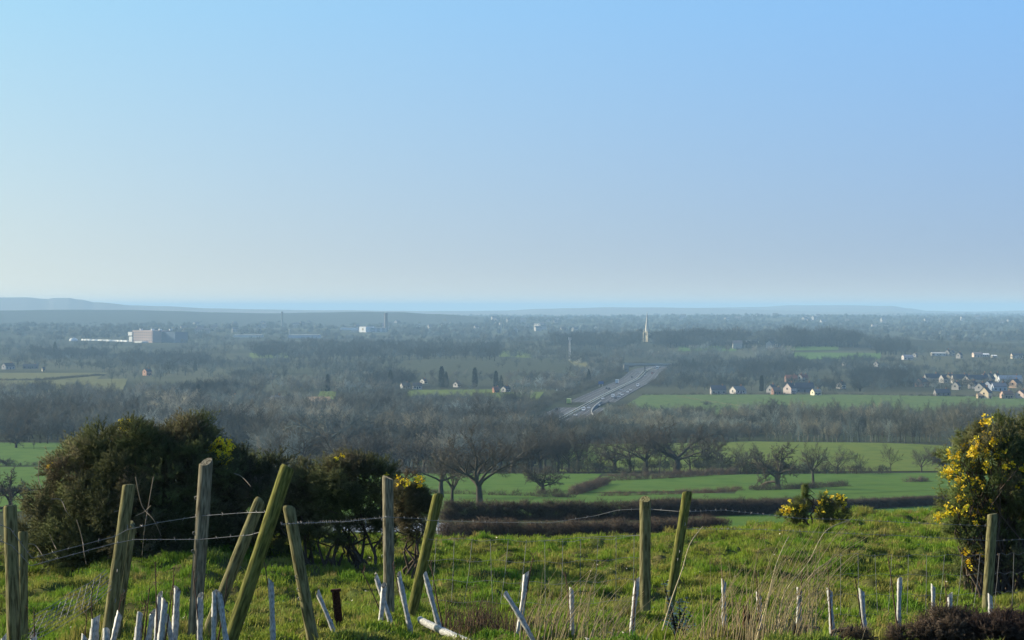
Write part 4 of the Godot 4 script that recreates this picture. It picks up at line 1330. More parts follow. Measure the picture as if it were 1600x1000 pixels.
func village() -> void:
	var white := Color(0.30, 0.29, 0.275)
	var cream := Color(0.36, 0.29, 0.20)
	var brick := Color(0.22, 0.13, 0.10)
	var slate := Color(0.055, 0.065, 0.09)
	var dull := Color(0.35, 0.33, 0.31)
	var red := Color(0.20, 0.085, 0.06)
	# px, base row, ridge length px, depth m, wall m, roof m, turn, wall, roof, label
	for h in [[1440, 604, 20, 8, 4.5, 3.2, 66, Color(0.27, 0.18, 0.14), slate, "brick house at the left end of the village gables"], [1456, 597, 26, 8, 4.2, 4.0, 12, white, slate, "dark roofed house with tiny white gable, left in village"],
			[1478, 598, 20, 8, 4.2, 3.8, 25, dull, slate, "slate roofed house second in the village row"], [1485, 598, 18, 9, 4.6, 3.8, 74, cream, slate, "big cream gable in the middle of the village"],
			[1500, 599, 28, 9, 4.4, 4.2, 8, dull, slate, "dark wide roof right of the big cream gable"], [1512, 600, 14, 8, 4.4, 3.8, 68, Color(0.55, 0.5, 0.44), slate, "pale gable beside the dark wide roof"], [1528, 600, 34, 9, 4.4, 4.2, 6, dull, slate, "long dark roof left of three white gables"],
			[1537, 598, 12, 7, 4.6, 4.6, 76, white, slate, "first of three pointed white gables"], [1547, 598, 12, 7, 4.6, 4.6, 76, white, slate, "middle of three pointed white gables"], [1557, 597, 12, 7, 4.6, 4.4, 76, Color(0.7, 0.66, 0.58), slate, "last of three pointed white gables, creamier"],
			[1578, 600, 40, 9, 4.6, 3.6, 4, Color(0.4, 0.42, 0.45), Color(0.20, 0.24, 0.30), "long grey roofed terrace at the right of village"], [1586, 606, 16, 8, 4.6, 3.4, 62, Color(0.4, 0.28, 0.2), slate, "brick gable under the long grey terrace"],
			[1533, 611, 16, 8, 4.0, 3.0, 66, white, slate, "white fronted house below the three gables"], [1546, 609, 16, 8, 4.4, 3.4, 70, Color(0.35, 0.38, 0.44), slate, "blue grey gable below the three gables"], [1561, 611, 24, 8, 4.2, 3.0, 5, Color(0.35, 0.38, 0.44), Color(0.12, 0.13, 0.17), "grey house right of the blue grey gable"],
			[1472, 619, 26, 8, 2.8, 3.0, 6, Color(0.18, 0.17, 0.17), slate, "dark barn with a tiny white end at the field edge"], [1540, 623, 13, 8, 5.0, 4.2, 78, Color(0.66, 0.53, 0.36), slate, "cream gabled house with red porch at the field edge"],
			[1532, 623, 12, 5, 2.6, 1.6, 5, cream, Color(0.3, 0.22, 0.16), "low cream annex left of the cream gabled house"], [1573, 623, 18, 8, 3.6, 2.6, 14, Color(0.38, 0.27, 0.22), Color(0.16, 0.10, 0.09), "pinkish low house at the right field edge"], [1597, 623, 18, 8, 4.0, 2.8, 60, Color(0.6, 0.45, 0.38), Color(0.16, 0.10, 0.09), "pale pink gabled house at the right edge"],
			[1520, 607, 10, 7, 4.0, 3, 60, dull, slate, "small grey house hidden among village trees"], [1494, 609, 8, 7, 4.0, 3, 70, white, slate, "narrow white house corner among village trees"],
			[1122, 616, 26, 8, 4.0, 3.2, 4, white, slate, "long cottage with white dormers at the field edge"], [1153, 615, 24, 8, 3.0, 3.2, 35, Color(0.5, 0.47, 0.43), Color(0.22, 0.20, 0.18), "pale roofed cottage right of the dormer cottage"],
			[1206, 616, 12, 7, 4.6, 3.4, 60, white, slate, "white gable with brick front near the field middle"], [1213, 617, 14, 7, 3.6, 2.6, 10, brick, Color(0.13, 0.10, 0.09), "brick cottage right of the white gable"], [1234, 615, 16, 8, 5.0, 4.0, 70, Color(0.6, 0.5, 0.44), slate, "tall pinkish gable left of the long dark roof"],
			[1256, 613, 32, 9, 4.0, 4.2, 3, Color(0.12, 0.13, 0.16), slate, "long dark roofed barn behind the tall pinkish gable"], [1275, 618, 14, 7, 3.2, 2.2, 20, Color(0.62, 0.55, 0.40), Color(0.3, 0.25, 0.2), "small cream cottage at the field edge"],
			[1236, 597, 20, 8, 4.0, 3.0, 4, brick, red, "red roofed house above the pinkish gable"], [1251, 597, 8, 7, 5.0, 3.0, 72, white, red, "narrow white gable beside the red roofed house"], [1256, 596, 12, 7, 4.0, 3.0, 10, brick, red, "orange roofed house right of the narrow white gable"],
			[1314, 607, 10, 7, 3.6, 2.6, 40, pale_wall(), slate, "pale small house alone in the woods left of village"], [1320, 572, 5, 6, 4.0, 2.5, 70, white, slate, "white speck house in the blue wood"], [1369, 573, 4, 6, 4.0, 2.5, 70, white, slate, "white house corner under the hilltop field"],
			[1481, 556, 6, 7, 5.0, 4.0, 76, white, slate, "white twin gable, left one, on the village ridge"], [1487, 556, 6, 7, 4.6, 3.6, 76, white, slate, "white twin gable, right one, on the village ridge"], [1499, 560, 8, 7, 4.6, 3.6, 66, white, slate, "pale gable below the white twin gables"],
			[1466, 556, 24, 10, 3.4, 1.6, 2, Color(0.5, 0.5, 0.48), Color(0.40, 0.40, 0.38), "long pale roof left of the white twin gables"], [1527, 558, 16, 8, 4.4, 2.2, 10, Color(0.5, 0.4, 0.33), Color(0.25, 0.2, 0.18), "brownish terrace on the village ridge"], [1538, 557, 14, 12, 2.8, 1.2, 2, white, Color(0.7, 0.71, 0.72), "white flat shed roof on the village ridge"],
			[1553, 559, 8, 10, 2.6, 1.0, 2, white, Color(0.7, 0.71, 0.72), "smaller white shed roof on the village ridge"], [1589, 560, 20, 8, 4.4, 2.6, 6, Color(0.55, 0.48, 0.40), slate, "pale terrace at the right end of the village ridge"], [1418, 562, 18, 8, 4.0, 2.4, 14, Color(0.5, 0.46, 0.44), Color(0.3, 0.28, 0.3), "pinkish roofed house at the left of the village ridge"], [1430, 558, 6, 6, 3.6, 2.2, 60, white, slate, "pale small house left on the village ridge"]]:
		gable_house(h[0], h[1], h[2], h[3], h[4], h[5], h[6], h[7], h[8], h[9], "house" if not "barn" in h[9] else "barn", "house" if not "barn" in h[9] else "barn", "village houses" if not "barn" in h[9] else "", 500)

func pale_wall() -> Color:
	return Color(0.55, 0.52, 0.48)

func specks() -> void:
	# the towns of the plain: single pale houses, most a pixel or two
	rng.seed = 314
	var proto := Node3D.new()
	var b := MB.new(); b.box(Vector3(0, 2, 0), Vector3(11, 6, 8))
	for s in [-1, 1]: b.tri(Vector3(s * 5.5, 5, -4), Vector3(s * 5.5, 8.5, 0), Vector3(s * 5.5, 5, 4))
	obj("wall", b.mesh(), mat("speck_wall", lin(0.34, 0.33, 0.315)), proto)
	var r := MB.new()
	for s in [-1, 1]: r.quad(Vector3(-5.8, 4.8, s * 4.4), Vector3(5.8, 4.8, s * 4.4), Vector3(5.8, 8.7, 0), Vector3(-5.8, 8.7, 0))
	obj("roof", r.mesh(), mat("speck_roof", lin(0.13, 0.12, 0.13)), proto)
	for z in [[0, 190, 497, 512, 9, "left of the brick block", 1.1], [280, 430, 508, 528, 16, "between the brick block and the chimney", 1.0], [440, 700, 496, 516, 24, "around the white cube building", 1.1], [700, 960, 500, 520, 22, "around the twin towered church", 1.0],
			[1020, 1240, 488, 505, 16, "right of the spire on the plain", 1.3], [1250, 1600, 492, 512, 22, "under the pale right hill", 1.2], [1090, 1240, 532, 548, 6, "below the church hill", 1.0]]:
		for i in z[4]:
			var o := copy(proto, "far_house", "tiny pale far house " + z[5], "house", "far houses " + z[5])
			o.position = hit(rng.randf_range(z[0], z[1]), rng.randf_range(z[2], z[3]), 300) + Vector3.UP * 2.0
			o.rotation.y = rng.randf_range(-0.4, 1.6)
			o.scale = Vector3.ONE * z[6] * rng.randf_range(0.8, 1.3)
	proto.free()


# ---------------------------------------------------------------- foreground: fence
var post_mats := []

func wood_materials() -> void:
	var ramps := [
		[[0.2, lin(0.055, 0.047, 0.023)], [0.45, lin(0.140, 0.133, 0.066)], [0.7, lin(0.226, 0.207, 0.109)], [0.9, lin(0.117, 0.129, 0.043)]],
		[[0.2, lin(0.062, 0.055, 0.039)], [0.5, lin(0.164, 0.148, 0.105)], [0.8, lin(0.257, 0.234, 0.172)]],
		[[0.2, lin(0.047, 0.047, 0.016)], [0.5, lin(0.125, 0.129, 0.035)], [0.75, lin(0.195, 0.187, 0.062)], [0.9, lin(0.094, 0.078, 0.035)]]]
	var relief := noise_tex(77, 0.03, [], 512, 4)
	for i in 3:
		var m := textured("post_wood_%d" % i, noise_tex(50 + i, 0.018, ramps[i], 512, 5), Vector3(5.0, 0.55, 5.0), 0.9, false, relief, 0.08)
		post_mats.append(m)

func along(pxa: float, pya: float, pxb: float, pyb: float, depth: float) -> Array:
	# [foot, head] of a stake seen between two pixels, run on down into the ground
	var head := at_depth(pxa, pya, depth)
	var foot := at_depth(pxb, pyb, depth)
	var d := (foot - head).normalized()
	var k := 0
	while foot.y > H(foot.x, foot.z) - 0.12 and k < 200:
		foot += d * 0.02
		k += 1
	return [foot, head]

func depth_of(px: float, py: float) -> float:
	return -hit(px, py, 9.0).z

func fence_post(q: Array, r: float, kind: int, label: String, depth: float, called := "fence_post") -> void:
	var e := along(q[0], q[1], q[2], q[3], depth)
	var foot: Vector3 = e[0]
	var head: Vector3 = e[1]
	rng.seed = hash(label)
	var o := Node3D.new()
	o.name = numbered(called, self)
	add_child(o, true)
	tag(o, label, "fence post", "leaning posts of the derelict fence")
	o.position = foot
	var d := head - foot
	o.basis = Basis(Quaternion(Vector3.UP, d.normalized())) * Basis(Vector3.UP, rng.randf() * TAU)
	var mb := MB.new()
	var len := d.length()
	var sides := 18
	var rings := 16
	var ph := rng.randf() * TAU
	var rng_slant := rng.randf_range(0.006, 0.032)
	for i in rings + 1:
		var t := float(i) / rings
		for j in sides:
			var a := TAU * j / sides
			var f := 1.0 + 0.03 * sin(a * 2.0 + ph) + 0.02 * sin(a * 5.0 + t * 9.0 + ph) + 0.015 * sin(t * 14.0 + ph)
			if i == rings: f *= 0.86
			var y := t * len if i < rings - 1 else (len - 0.012 if i == rings - 1 else len)
			var slant := (rng_slant * cos(a + ph)) * smoothstep(0.9, 1.0, t)
			mb.vert(Vector3(cos(a) * r * f, y + slant, sin(a) * r * f), Vector3(cos(a), 0.0 if i < rings else 0.6, sin(a)).normalized())
	for i in rings:
		for j in sides:
			var a := i * sides + j
			var b := i * sides + (j + 1) % sides
			mb.ix.append_array([a, b, a + sides, b, b + sides, a + sides])
	var c := mb.vert(Vector3(0, len + 0.004, 0), Vector3.UP)
	var ring := mb.v.size()
	for j in sides: mb.vert(mb.v[rings * sides + j], Vector3.UP)
	for j in sides: mb.ix.append_array([ring + j, ring + (j + 1) % sides, c])
	obj("shaft", mb.mesh(), post_mats[kind], o)
	# staples and dark drying cracks
	for k in 3:
		var s := MB.new()
		var y := len - rng.randf_range(0.25, 0.55) - 0.16 * k
		var a := rng.randf_range(-0.5, 0.5)
		s.tube(PackedVector3Array([Vector3(-sin(a) - 0.0, 0, 0) * 0 + Vector3(cos(a) * r * 0.98, y, sin(a) * r * 0.98), Vector3(cos(a) * (r + 0.012), y + 0.006, sin(a) * (r + 0.012)), Vector3(cos(a) * (r + 0.012), y + 0.02, sin(a) * (r + 0.012)), Vector3(cos(a) * r * 0.98, y + 0.026, sin(a) * r * 0.98)]), PackedFloat32Array([0.003, 0.003, 0.003, 0.003]), 4)
		obj("staple", s.mesh(), mat("wire", lin(0.17, 0.17, 0.175), 0.6), o)

var post_list := [
	[[16, 790, 22, 1004], 0.049, 0, 16.2, "upright square topped post at the left edge"],
	[[36, 831, 36, 1000], 0.036, 0, 17.2, "thinner dark post tucked behind the left edge post"],
	[[202, 757, 169, 988], 0.047, 0, 16.6, "post leaning left in front of the big gorse"],
	[[207, 820, 183, 985], 0.03, 0, 17.0, "dark slim strut half hidden behind the left leaning post"],
	[[322, 722, 303, 1004], 0.050, 1, 16.4, "tallest grey brown post before the big gorse"],
	[[406, 783, 326, 985], 0.047, 0, 17.3, "slanting strut between the tallest post and the mossy slanting post"],
	[[450, 729, 364, 990], 0.050, 2, 15.8, "thick mossy post slanting steeply right, lit down its left side"],
	[[451, 792, 487, 990], 0.042, 0, 16.6, "mossy strut leaning the other way under the slanting post"],
	[[606, 746, 608, 972], 0.051, 1, 21.2, "straight weathered grey post beside the small gorse"],
	[[685, 773, 642, 964], 0.049, 2, 21.8, "green mossy post leaning right beside the grey post"],
	[[1008, 780, 1008, 982], 0.050, 0, 21.0, "upright split topped post right of centre"],
	[[1074, 769, 1040, 984], 0.044, 2, 20.6, "mossy post leaning right beside the split topped post"],
	[[1551, 803, 1541, 970], 0.052, 0, 24.0, "post at the right in front of the flowering gorse"]]

func fence() -> void:
	wood_materials()
	for p in post_list: fence_post(p[0], p[1], p[2], p[4], p[3])
	# rusty iron stake
	var e := along(525, 924, 531, 984, 17.4)
	var t := thing("iron_stake", "short rusty dark iron stake among the white guards", "stake", e[0])
	t.basis = Basis(Quaternion(Vector3.UP, (e[1] - e[0]).normalized()))
	var l: float = (e[1] - e[0]).length()
	var rust := textured("rust", noise_tex(12, 0.05, [[0.2, lin(0.025, 0.014, 0.012)], [0.7, lin(0.075, 0.034, 0.022)]], 256), Vector3(6, 6, 6))
	var m := MB.new(); m.box(Vector3(0, l / 2, 0), Vector3(0.055, l, 0.012)); m.box(Vector3(-0.024, l / 2, 0.022), Vector3(0.01, l - 0.004, 0.035))
	obj("shaft", m.mesh(), rust, t)
	var c := MB.new(); c.box(Vector3(0, l + 0.008, 0.005), Vector3(0.075, 0.02, 0.055))
	obj("cap", c.mesh(), rust, t)
	# rotten brown stump
	e = along(1158, 950, 1166, 992, 17.0)
	t = thing("rotten_stump", "torn brown rotten post stump in the tall dry grass", "stump", e[0])
	m = MB.new()
	rng.seed = 4
	l = (e[1] - e[0]).length()
	for k in 9:
		var a := TAU * k / 9.0
		var p := Vector3(cos(a) * 0.035, 0, sin(a) * 0.03)
		m.tube(PackedVector3Array([p, p + Vector3(0, l * 0.6, 0), p * 0.6 + Vector3(-0.03 * rng.randf(), l * rng.randf_range(0.8, 1.08), 0)]), PackedFloat32Array([0.02, 0.018, 0.004]), 5)
	obj("splinters", m.mesh(), textured("rotten", noise_tex(13, 0.05, [[0.2, lin(0.04, 0.025, 0.015)], [0.7, lin(0.13, 0.075, 0.045)]], 256), Vector3(8, 1, 8)), t)
	wires()

func strand(pts: Array, label: String, barbs: bool, r := 0.0028, sag := 0.0) -> void:
	var w := PackedVector3Array()
	for i in pts.size() - 1:
		var a: Vector3 = at_depth(pts[i][0], pts[i][1], pts[i][2])
		var b: Vector3 = at_depth(pts[i + 1][0], pts[i + 1][1], pts[i + 1][2])
		for k in 10:
			var t := k / 10.0
			w.append(a.lerp(b, t) - Vector3.UP * sag * 4.0 * t * (1.0 - t))
	var z: Array = pts[pts.size() - 1]
	w.append(at_depth(z[0], z[1], z[2]))
	var t := thing("barbed_wire" if barbs else "fence_wire", label, "wire")
	var rad := PackedFloat32Array(); rad.resize(w.size()); rad.fill(r)
	var mb := MB.new()
	mb.tube(w, rad, 5)
	var m := mat("wire", lin(0.17, 0.17, 0.175), 0.6)
	obj("strand", mb.mesh(), m, t)
	if barbs:
		rng.seed = hash(label)
		var bm := MB.new()
		var carry := 0.0
		for i in w.size() - 1:
			var l := w[i].distance_to(w[i + 1])
			while carry < l:
				var p := w[i].lerp(w[i + 1], carry / l)
				for k in 4:
					var d := Vector3(rng.randf_range(-0.5, 0.5), rng.randf_range(-1, 1), rng.randf_range(-0.5, 0.5)).normalized()
					bm.twig(p - d * 0.004, p + d * 0.022, 0.0026)
				carry += 0.11
			carry -= l
		stuff(obj("barbs", bm.mesh(), m, t))

func wires() -> void:
	strand([[-20, 812, 16.0], [16, 826, 16.1], [50, 872, 16.3], [180, 838, 16.5], [198, 828, 16.5], [250, 816, 16.5], [316, 806, 16.35], [385, 801, 16.2], [432, 800, 15.9]], "upper barbed strand across the front of the big gorse", true, 0.0024)
	strand([[-20, 838, 16.0], [18, 852, 16.1], [48, 884, 16.3], [175, 850, 16.5], [210, 843, 16.5], [312, 843, 16.35], [390, 836, 16.2], [425, 826, 15.9]], "lower barbed strand across the front of the big gorse", true, 0.0024)
	strand([[440, 819, 16.0], [480, 817, 17.0], [540, 815, 19.0], [606, 808, 21.1], [668, 811, 21.6]], "thin barbed strand from the mossy post to the grey post", true, 0.002)
	strand([[668, 813, 21.6], [760, 816, 21.5], [860, 817, 21.3], [930, 806, 21.2], [965, 797, 21.1], [1008, 795, 21.0], [1060, 799, 20.7]], "barbed strand sagging over the dark hedges in the middle", true, 0.002)
	strand([[1062, 800, 20.7], [1130, 797, 21.5], [1250, 810, 22.6], [1330, 812, 23.0], [1450, 818, 23.6], [1549, 822, 24.0]], "upper barbed strand across the grass mound", true, 0.002)
	strand([[1060, 826, 20.7], [1180, 827, 21.8], [1310, 833, 22.8], [1430, 838, 23.5], [1549, 845, 24.0], [1640, 841, 24.4]], "lower barbed strand across the grass mound", true, 0.002)
	strand([[845, 846, 21.3], [905, 840, 21.3], [1005, 836, 21.0]], "slack plain wire along the top of the grass lip", false, 0.002)
	# sheep netting: upright stays and level wires
	netting([[668, 842, 21.6], [870, 846, 21.3], [1005, 838, 21.0]], 12, 0.58, "rusting sheep netting between the centre posts")
	netting([[1300, 866, 22.7], [1420, 868, 23.4], [1545, 868, 24.0]], 9, 0.60, "sheep netting in front of the grass mound")
	netting([[1550, 866, 24.0], [1640, 864, 24.5]], 4, 0.60, "sheep netting right of the right hand post")
	# fallen netting at left
	var t := thing("wire_netting", "collapsed sheep netting trailing down from the left leaning post", "wire netting")
	var m := mat("wire", Color.WHITE)
	var mb := MB.new()
	for k in 7:
		var a := at_depth(166 + k * 1.5, 890 + k * 5, 16.5)
		var b := at_depth(112 - k * 3, 925 + k * 9, 16.2)
		var c := at_depth(52 - k * 2, 962 + k * 7, 15.9)
		mb.tube(PackedVector3Array([a, a.lerp(b, 0.5) - Vector3(0, 0.02, 0), b, b.lerp(c, 0.5) - Vector3(0, 0.01, 0), c]), PackedFloat32Array([0.0022, 0.0022, 0.0022, 0.0022, 0.0022]), 4)
	obj("level_wires", mb.mesh(), m, t)
	var ms := MB.new()
	for k in 10:
		var a := at_depth(158 - k * 10.5, 898 + k * 7, 16.45 - k * 0.05)
		var b := at_depth(150 - k * 11.5, 940 + k * 6, 16.4 - k * 0.05)
		ms.tube(PackedVector3Array([a, b]), PackedFloat32Array([0.0024, 0.0024]), 4)
	obj("stays", ms.mesh(), m, t)

func netting(top: Array, stays: int, high: float, label: String) -> void:
	var t := thing("wire_netting", label, "wire netting")
	var m := mat("wire", Color.WHITE)
	rng.seed = hash(label)
	var cv := Curve3D.new()
	for p in top: cv.add_point(at_depth(p[0], p[1], p[2]))
	var l := cv.get_baked_length()
	for i in 4:
		var pts := PackedVector3Array()
		var rad := PackedFloat32Array()
		for k in 25:
			pts.append(cv.sample_baked(l * k / 24.0) - Vector3.UP * (high * i / 3.0 + 0.012 * sin(k * 1.3 + i)))
			rad.append(0.0017)
		var mb := MB.new(); mb.tube(pts, rad, 4)
		obj("level_wire", mb.mesh(), m, t)
	for k in stays:
		var p := cv.sample_baked(l * (k + 0.5) / stays)
		var lean := rng.randf_range(-0.09, 0.03)
		var mb := MB.new()
		mb.tube(PackedVector3Array([p + Vector3(0, 0.01, 0), p + Vector3(lean * 0.4, -high * 0.5, 0), p + Vector3(lean, -high, 0)]), PackedFloat32Array([0.0022, 0.0022, 0.0022]), 4)
		obj("stay", mb.mesh(), m, t)


# ---------------------------------------------------------------- tree guards
func guards() -> void:
	# head x, head y, foot x, foot y, depth (0: from the ground at the foot), sapling height px, radius m, label
	var pick := [
		[150, 964, 147, 1003, 15.6, 40, 0.036, "wide grey guard at the foot of the left leaning post"], [166, 984, 166, 1008, 15.5, 0, 0.026, "short guard right against the left leaning post foot"], [187, 958, 177, 1003, 15.7, 26, 0.024, "guard tilted right just past the left leaning post"],
		[219, 959, 217, 1003, 15.7, 20, 0.026, "upright guard with bent wire beside it, left cluster"], [240, 955, 231, 1003, 15.7, 30, 0.025, "slightly tilted guard before the dense left cluster"], [250, 928, 246, 1003, 15.5, 45, 0.022, "tall guard with bare shoots in the dense left cluster"],
		[258, 938, 251, 1003, 15.4, 24, 0.026, "front guard of the dense left cluster"], [261, 962, 268, 1003, 15.5, 0, 0.02, "guard tilted left low in the dense left cluster"], [277, 920, 271, 1003, 15.7, 28, 0.026, "tallest pale guard right of the dense left cluster"],
		[313, 930, 313, 1003, 15.5, 34, 0.024, "guard standing over the tallest post foot"], [335, 925, 331, 1003, 15.4, 22, 0.02, "left guard of a tented pair below the struts"], [342, 925, 353, 1003, 15.4, 0, 0.022, "right guard of a tented pair leaning left"],
		[52, 993, 54, 1010, 15.4, 38, 0.03, "squat white guard by the left edge post"], [132, 994, 131, 1010, 15.5, 30, 0.022, "barely visible guard left of the wide grey guard"], [6, 994, 6, 1010, 15.4, 0, 0.02, "white guard top in the bottom left corner"],
		[423, 907, 425, 1001, 16.2, 32, 0.022, "lone upright guard between the slanting post and its strut"], [496, 926, 519, 986, 16.9, 0, 0.019, "guard tilted left beside the rusty iron stake"], [587, 900, 610, 980, 18.0, 14, 0.022, "rear guard of the crossed pair at the grey post"],
		[600, 914, 591, 986, 17.6, 0, 0.023, "front guard of the crossed pair at the grey post"], [623, 897, 644, 994, 17.2, 14, 0.022, "kinked guard left of the green mossy post"], [664, 897, 689, 990, 17.4, 16, 0.022, "guard leaning left just right of the green mossy post"],
		[822, 895, 808, 992, 17.2, 26, 0.023, "upright guard of the crossed pair in dry scrub"], [790, 928, 832, 1003, 16.4, 0, 0.022, "fallen slanting guard of the crossed pair in dry scrub"], [893, 921, 894, 1000, 16.6, 24, 0.019, "narrow guard veiled by dry grass stems"],
		[996, 905, 989, 990, 18.2, 14, 0.024, "guard standing close left of the split topped post"], [1131, 907, 1132, 975, 18.6, 16, 0.021, "guard right of the mossy pair among tall dry grass"], [1185, 928, 1186, 1000, 17.0, 28, 0.021, "guard beside the rotten stump"],
		[1249, 921, 1248, 1002, 17.0, 34, 0.023, "guard crossed by the long dry grass stems"], [1296, 922, 1301, 1002, 17.0, 28, 0.022, "guard right of the tall dry grass with bent shoot"], [1346, 922, 1353, 1003, 17.0, 22, 0.022, "slightly tilted guard left of the heather"],
		[1406, 905, 1405, 980, 17.6, 32, 0.021, "tall guard with a rust brown stake at the heather edge"], [1458, 915, 1457, 964, 19.4, 0, 0.021, "short pale guard behind the heather"], [1484, 929, 1484, 966, 19.0, 28, 0.023, "short guard with bare shoot behind the heather"], [1547, 930, 1547, 968, 20.2, 0, 0.026, "short white guard in front of the right hand post"]]
	var film := mat("guard_plastic", lin(0.50, 0.51, 0.53), 0.45, false, 0.5)
	film.albedo_texture = noise_tex(31, 0.03, [[0.25, lin(0.14, 0.14, 0.125)], [0.5, lin(0.32, 0.32, 0.305)], [0.8, lin(0.50, 0.50, 0.485)]], 256)
	film.albedo_color = Color.WHITE
	film.uv1_triplanar = true
	film.uv1_scale = Vector3(14, 3, 14)
	var stem := mat("sapling", lin(0.10, 0.06, 0.045), 0.9)
	for g in pick:
		guard(along(g[0], g[1], g[2], g[3], g[4]), g[6] * 0.88, g[5] * g[4] / FOCAL, g[7], film, stem)
	# one fallen flat on the grass
	var a := at_depth(657, 969, 17.2)
	var b := at_depth(742, 1003, 16.2)
	a.y = maxf(a.y, H(a.x, a.z) + 0.09)
	b.y = H(b.x, b.z) + 0.03
	guard([b, a], 0.027, 0.0, "guard lying flat in the grass below the mossy post", film, stem)

func guard(e: Array, r: float, shoot: float, label: String, film: Material, stem: Material) -> void:
	rng.seed = hash(label)
	var foot: Vector3 = e[0]
	var d: Vector3 = e[1] - foot
	var t := thing("tree_guard", label, "tree guard", foot, "spiral plastic tree guards along the fence")
	t.basis = Basis(Quaternion(Vector3.UP, d.normalized()))
	var l := d.length()
	var mb := MB.new()
	var sides := 14
	var turns := l / 0.075
	var n := int(l / 0.012)
	var ph := rng.randf() * TAU
	var kx := rng.randf_range(-0.012, 0.012)
	for i in n + 1:
		var y := l * i / n
		for j in sides + 1:
			var a := TAU * j / sides
			# a wound strip: the radius steps along the spiral
			var s := fposmod(y / l * turns + a / TAU + ph, 1.0)
			var rr := r * (0.9 + 0.16 * s) * (1.0 + 0.12 * sin(y * 23.0 + ph) * cos(a * 2.0))
			var edge := 0.0
			if i == n: edge = 0.02 * sin(a + ph)
			mb.vert(Vector3(cos(a) * rr + kx * sin(y / l * PI), y + edge, sin(a) * rr), Vector3(cos(a), 0.25, sin(a)).normalized())
	for i in n:
		for j in sides:
			var p := i * (sides + 1) + j
			mb.ix.append_array([p, p + 1, p + sides + 1, p + 1, p + sides + 2, p + sides + 1])
	obj("tube", mb.mesh(), film, t)
	if shoot > 0.0:
		var s := MB.new()
		var pts := wander(Vector3(0, 0, 0), Vector3(rng.randf_range(-0.05, 0.05), 1, rng.randf_range(-0.05, 0.05)).normalized(), l + shoot * 1.15, 8, 0.05, 0.05)
		var rad := PackedFloat32Array()
		for i in 9: rad.append(lerpf(0.009, 0.003, i / 8.0))
		s.tube(pts, rad, 5)
		for k in 3:
			var q: Vector3 = pts[7].lerp(pts[8], rng.randf())
			s.twig(q, q + Vector3(rng.randf_range(-0.06, 0.06), rng.randf_range(0.04, 0.1), rng.randf_range(-0.06, 0.06)), 0.0025)
		obj("sapling", s.mesh(), stem, t)


# ---------------------------------------------------------------- grass and low plants
func tuft_mesh(seed_: int, blades: int, lo: float, hi: float, spread: float, width: float, droop := 0.6) -> ArrayMesh:
	rng.seed = seed_
	var mb := MB.new()
	for k in blades:
		var a := rng.randf() * TAU
		var base := Vector3(cos(a), 0, sin(a)) * spread * sqrt(rng.randf())
		var b := rng.randf() * TAU
		var out := Vector3(cos(b), 0, sin(b))
		var h := rng.randf_range(lo, hi)
		var lean := rng.randf_range(0.15, droop)
		var side := Vector3(-out.z, 0, out.x) * width * rng.randf_range(0.7, 1.2)
		var p1 := base + out * h * lean * 0.35 + Vector3.UP * h * 0.6
		var p2 := base + out * h * lean + Vector3.UP * h * rng.randf_range(0.72, 1.0)
		var nn: Vector3 = (2.0 * side).cross(p1 + side * 0.2 - base).normalized()
		var sh := rng.randf_range(0.8, 1.2)
		mb.col = Color(sh, sh, sh)
		var i := mb.vert(base - side - Vector3.UP * 0.02, nn); mb.vert(base + side - Vector3.UP * 0.02, nn); mb.vert(p1 - side * 0.8, nn); mb.vert(p1 + side * 0.8, nn); mb.vert(p2, nn)
		mb.ix.append_array([i, i + 2, i + 1, i + 1, i + 2, i + 3, i + 2, i + 4, i + 3])
	return mb.mesh()

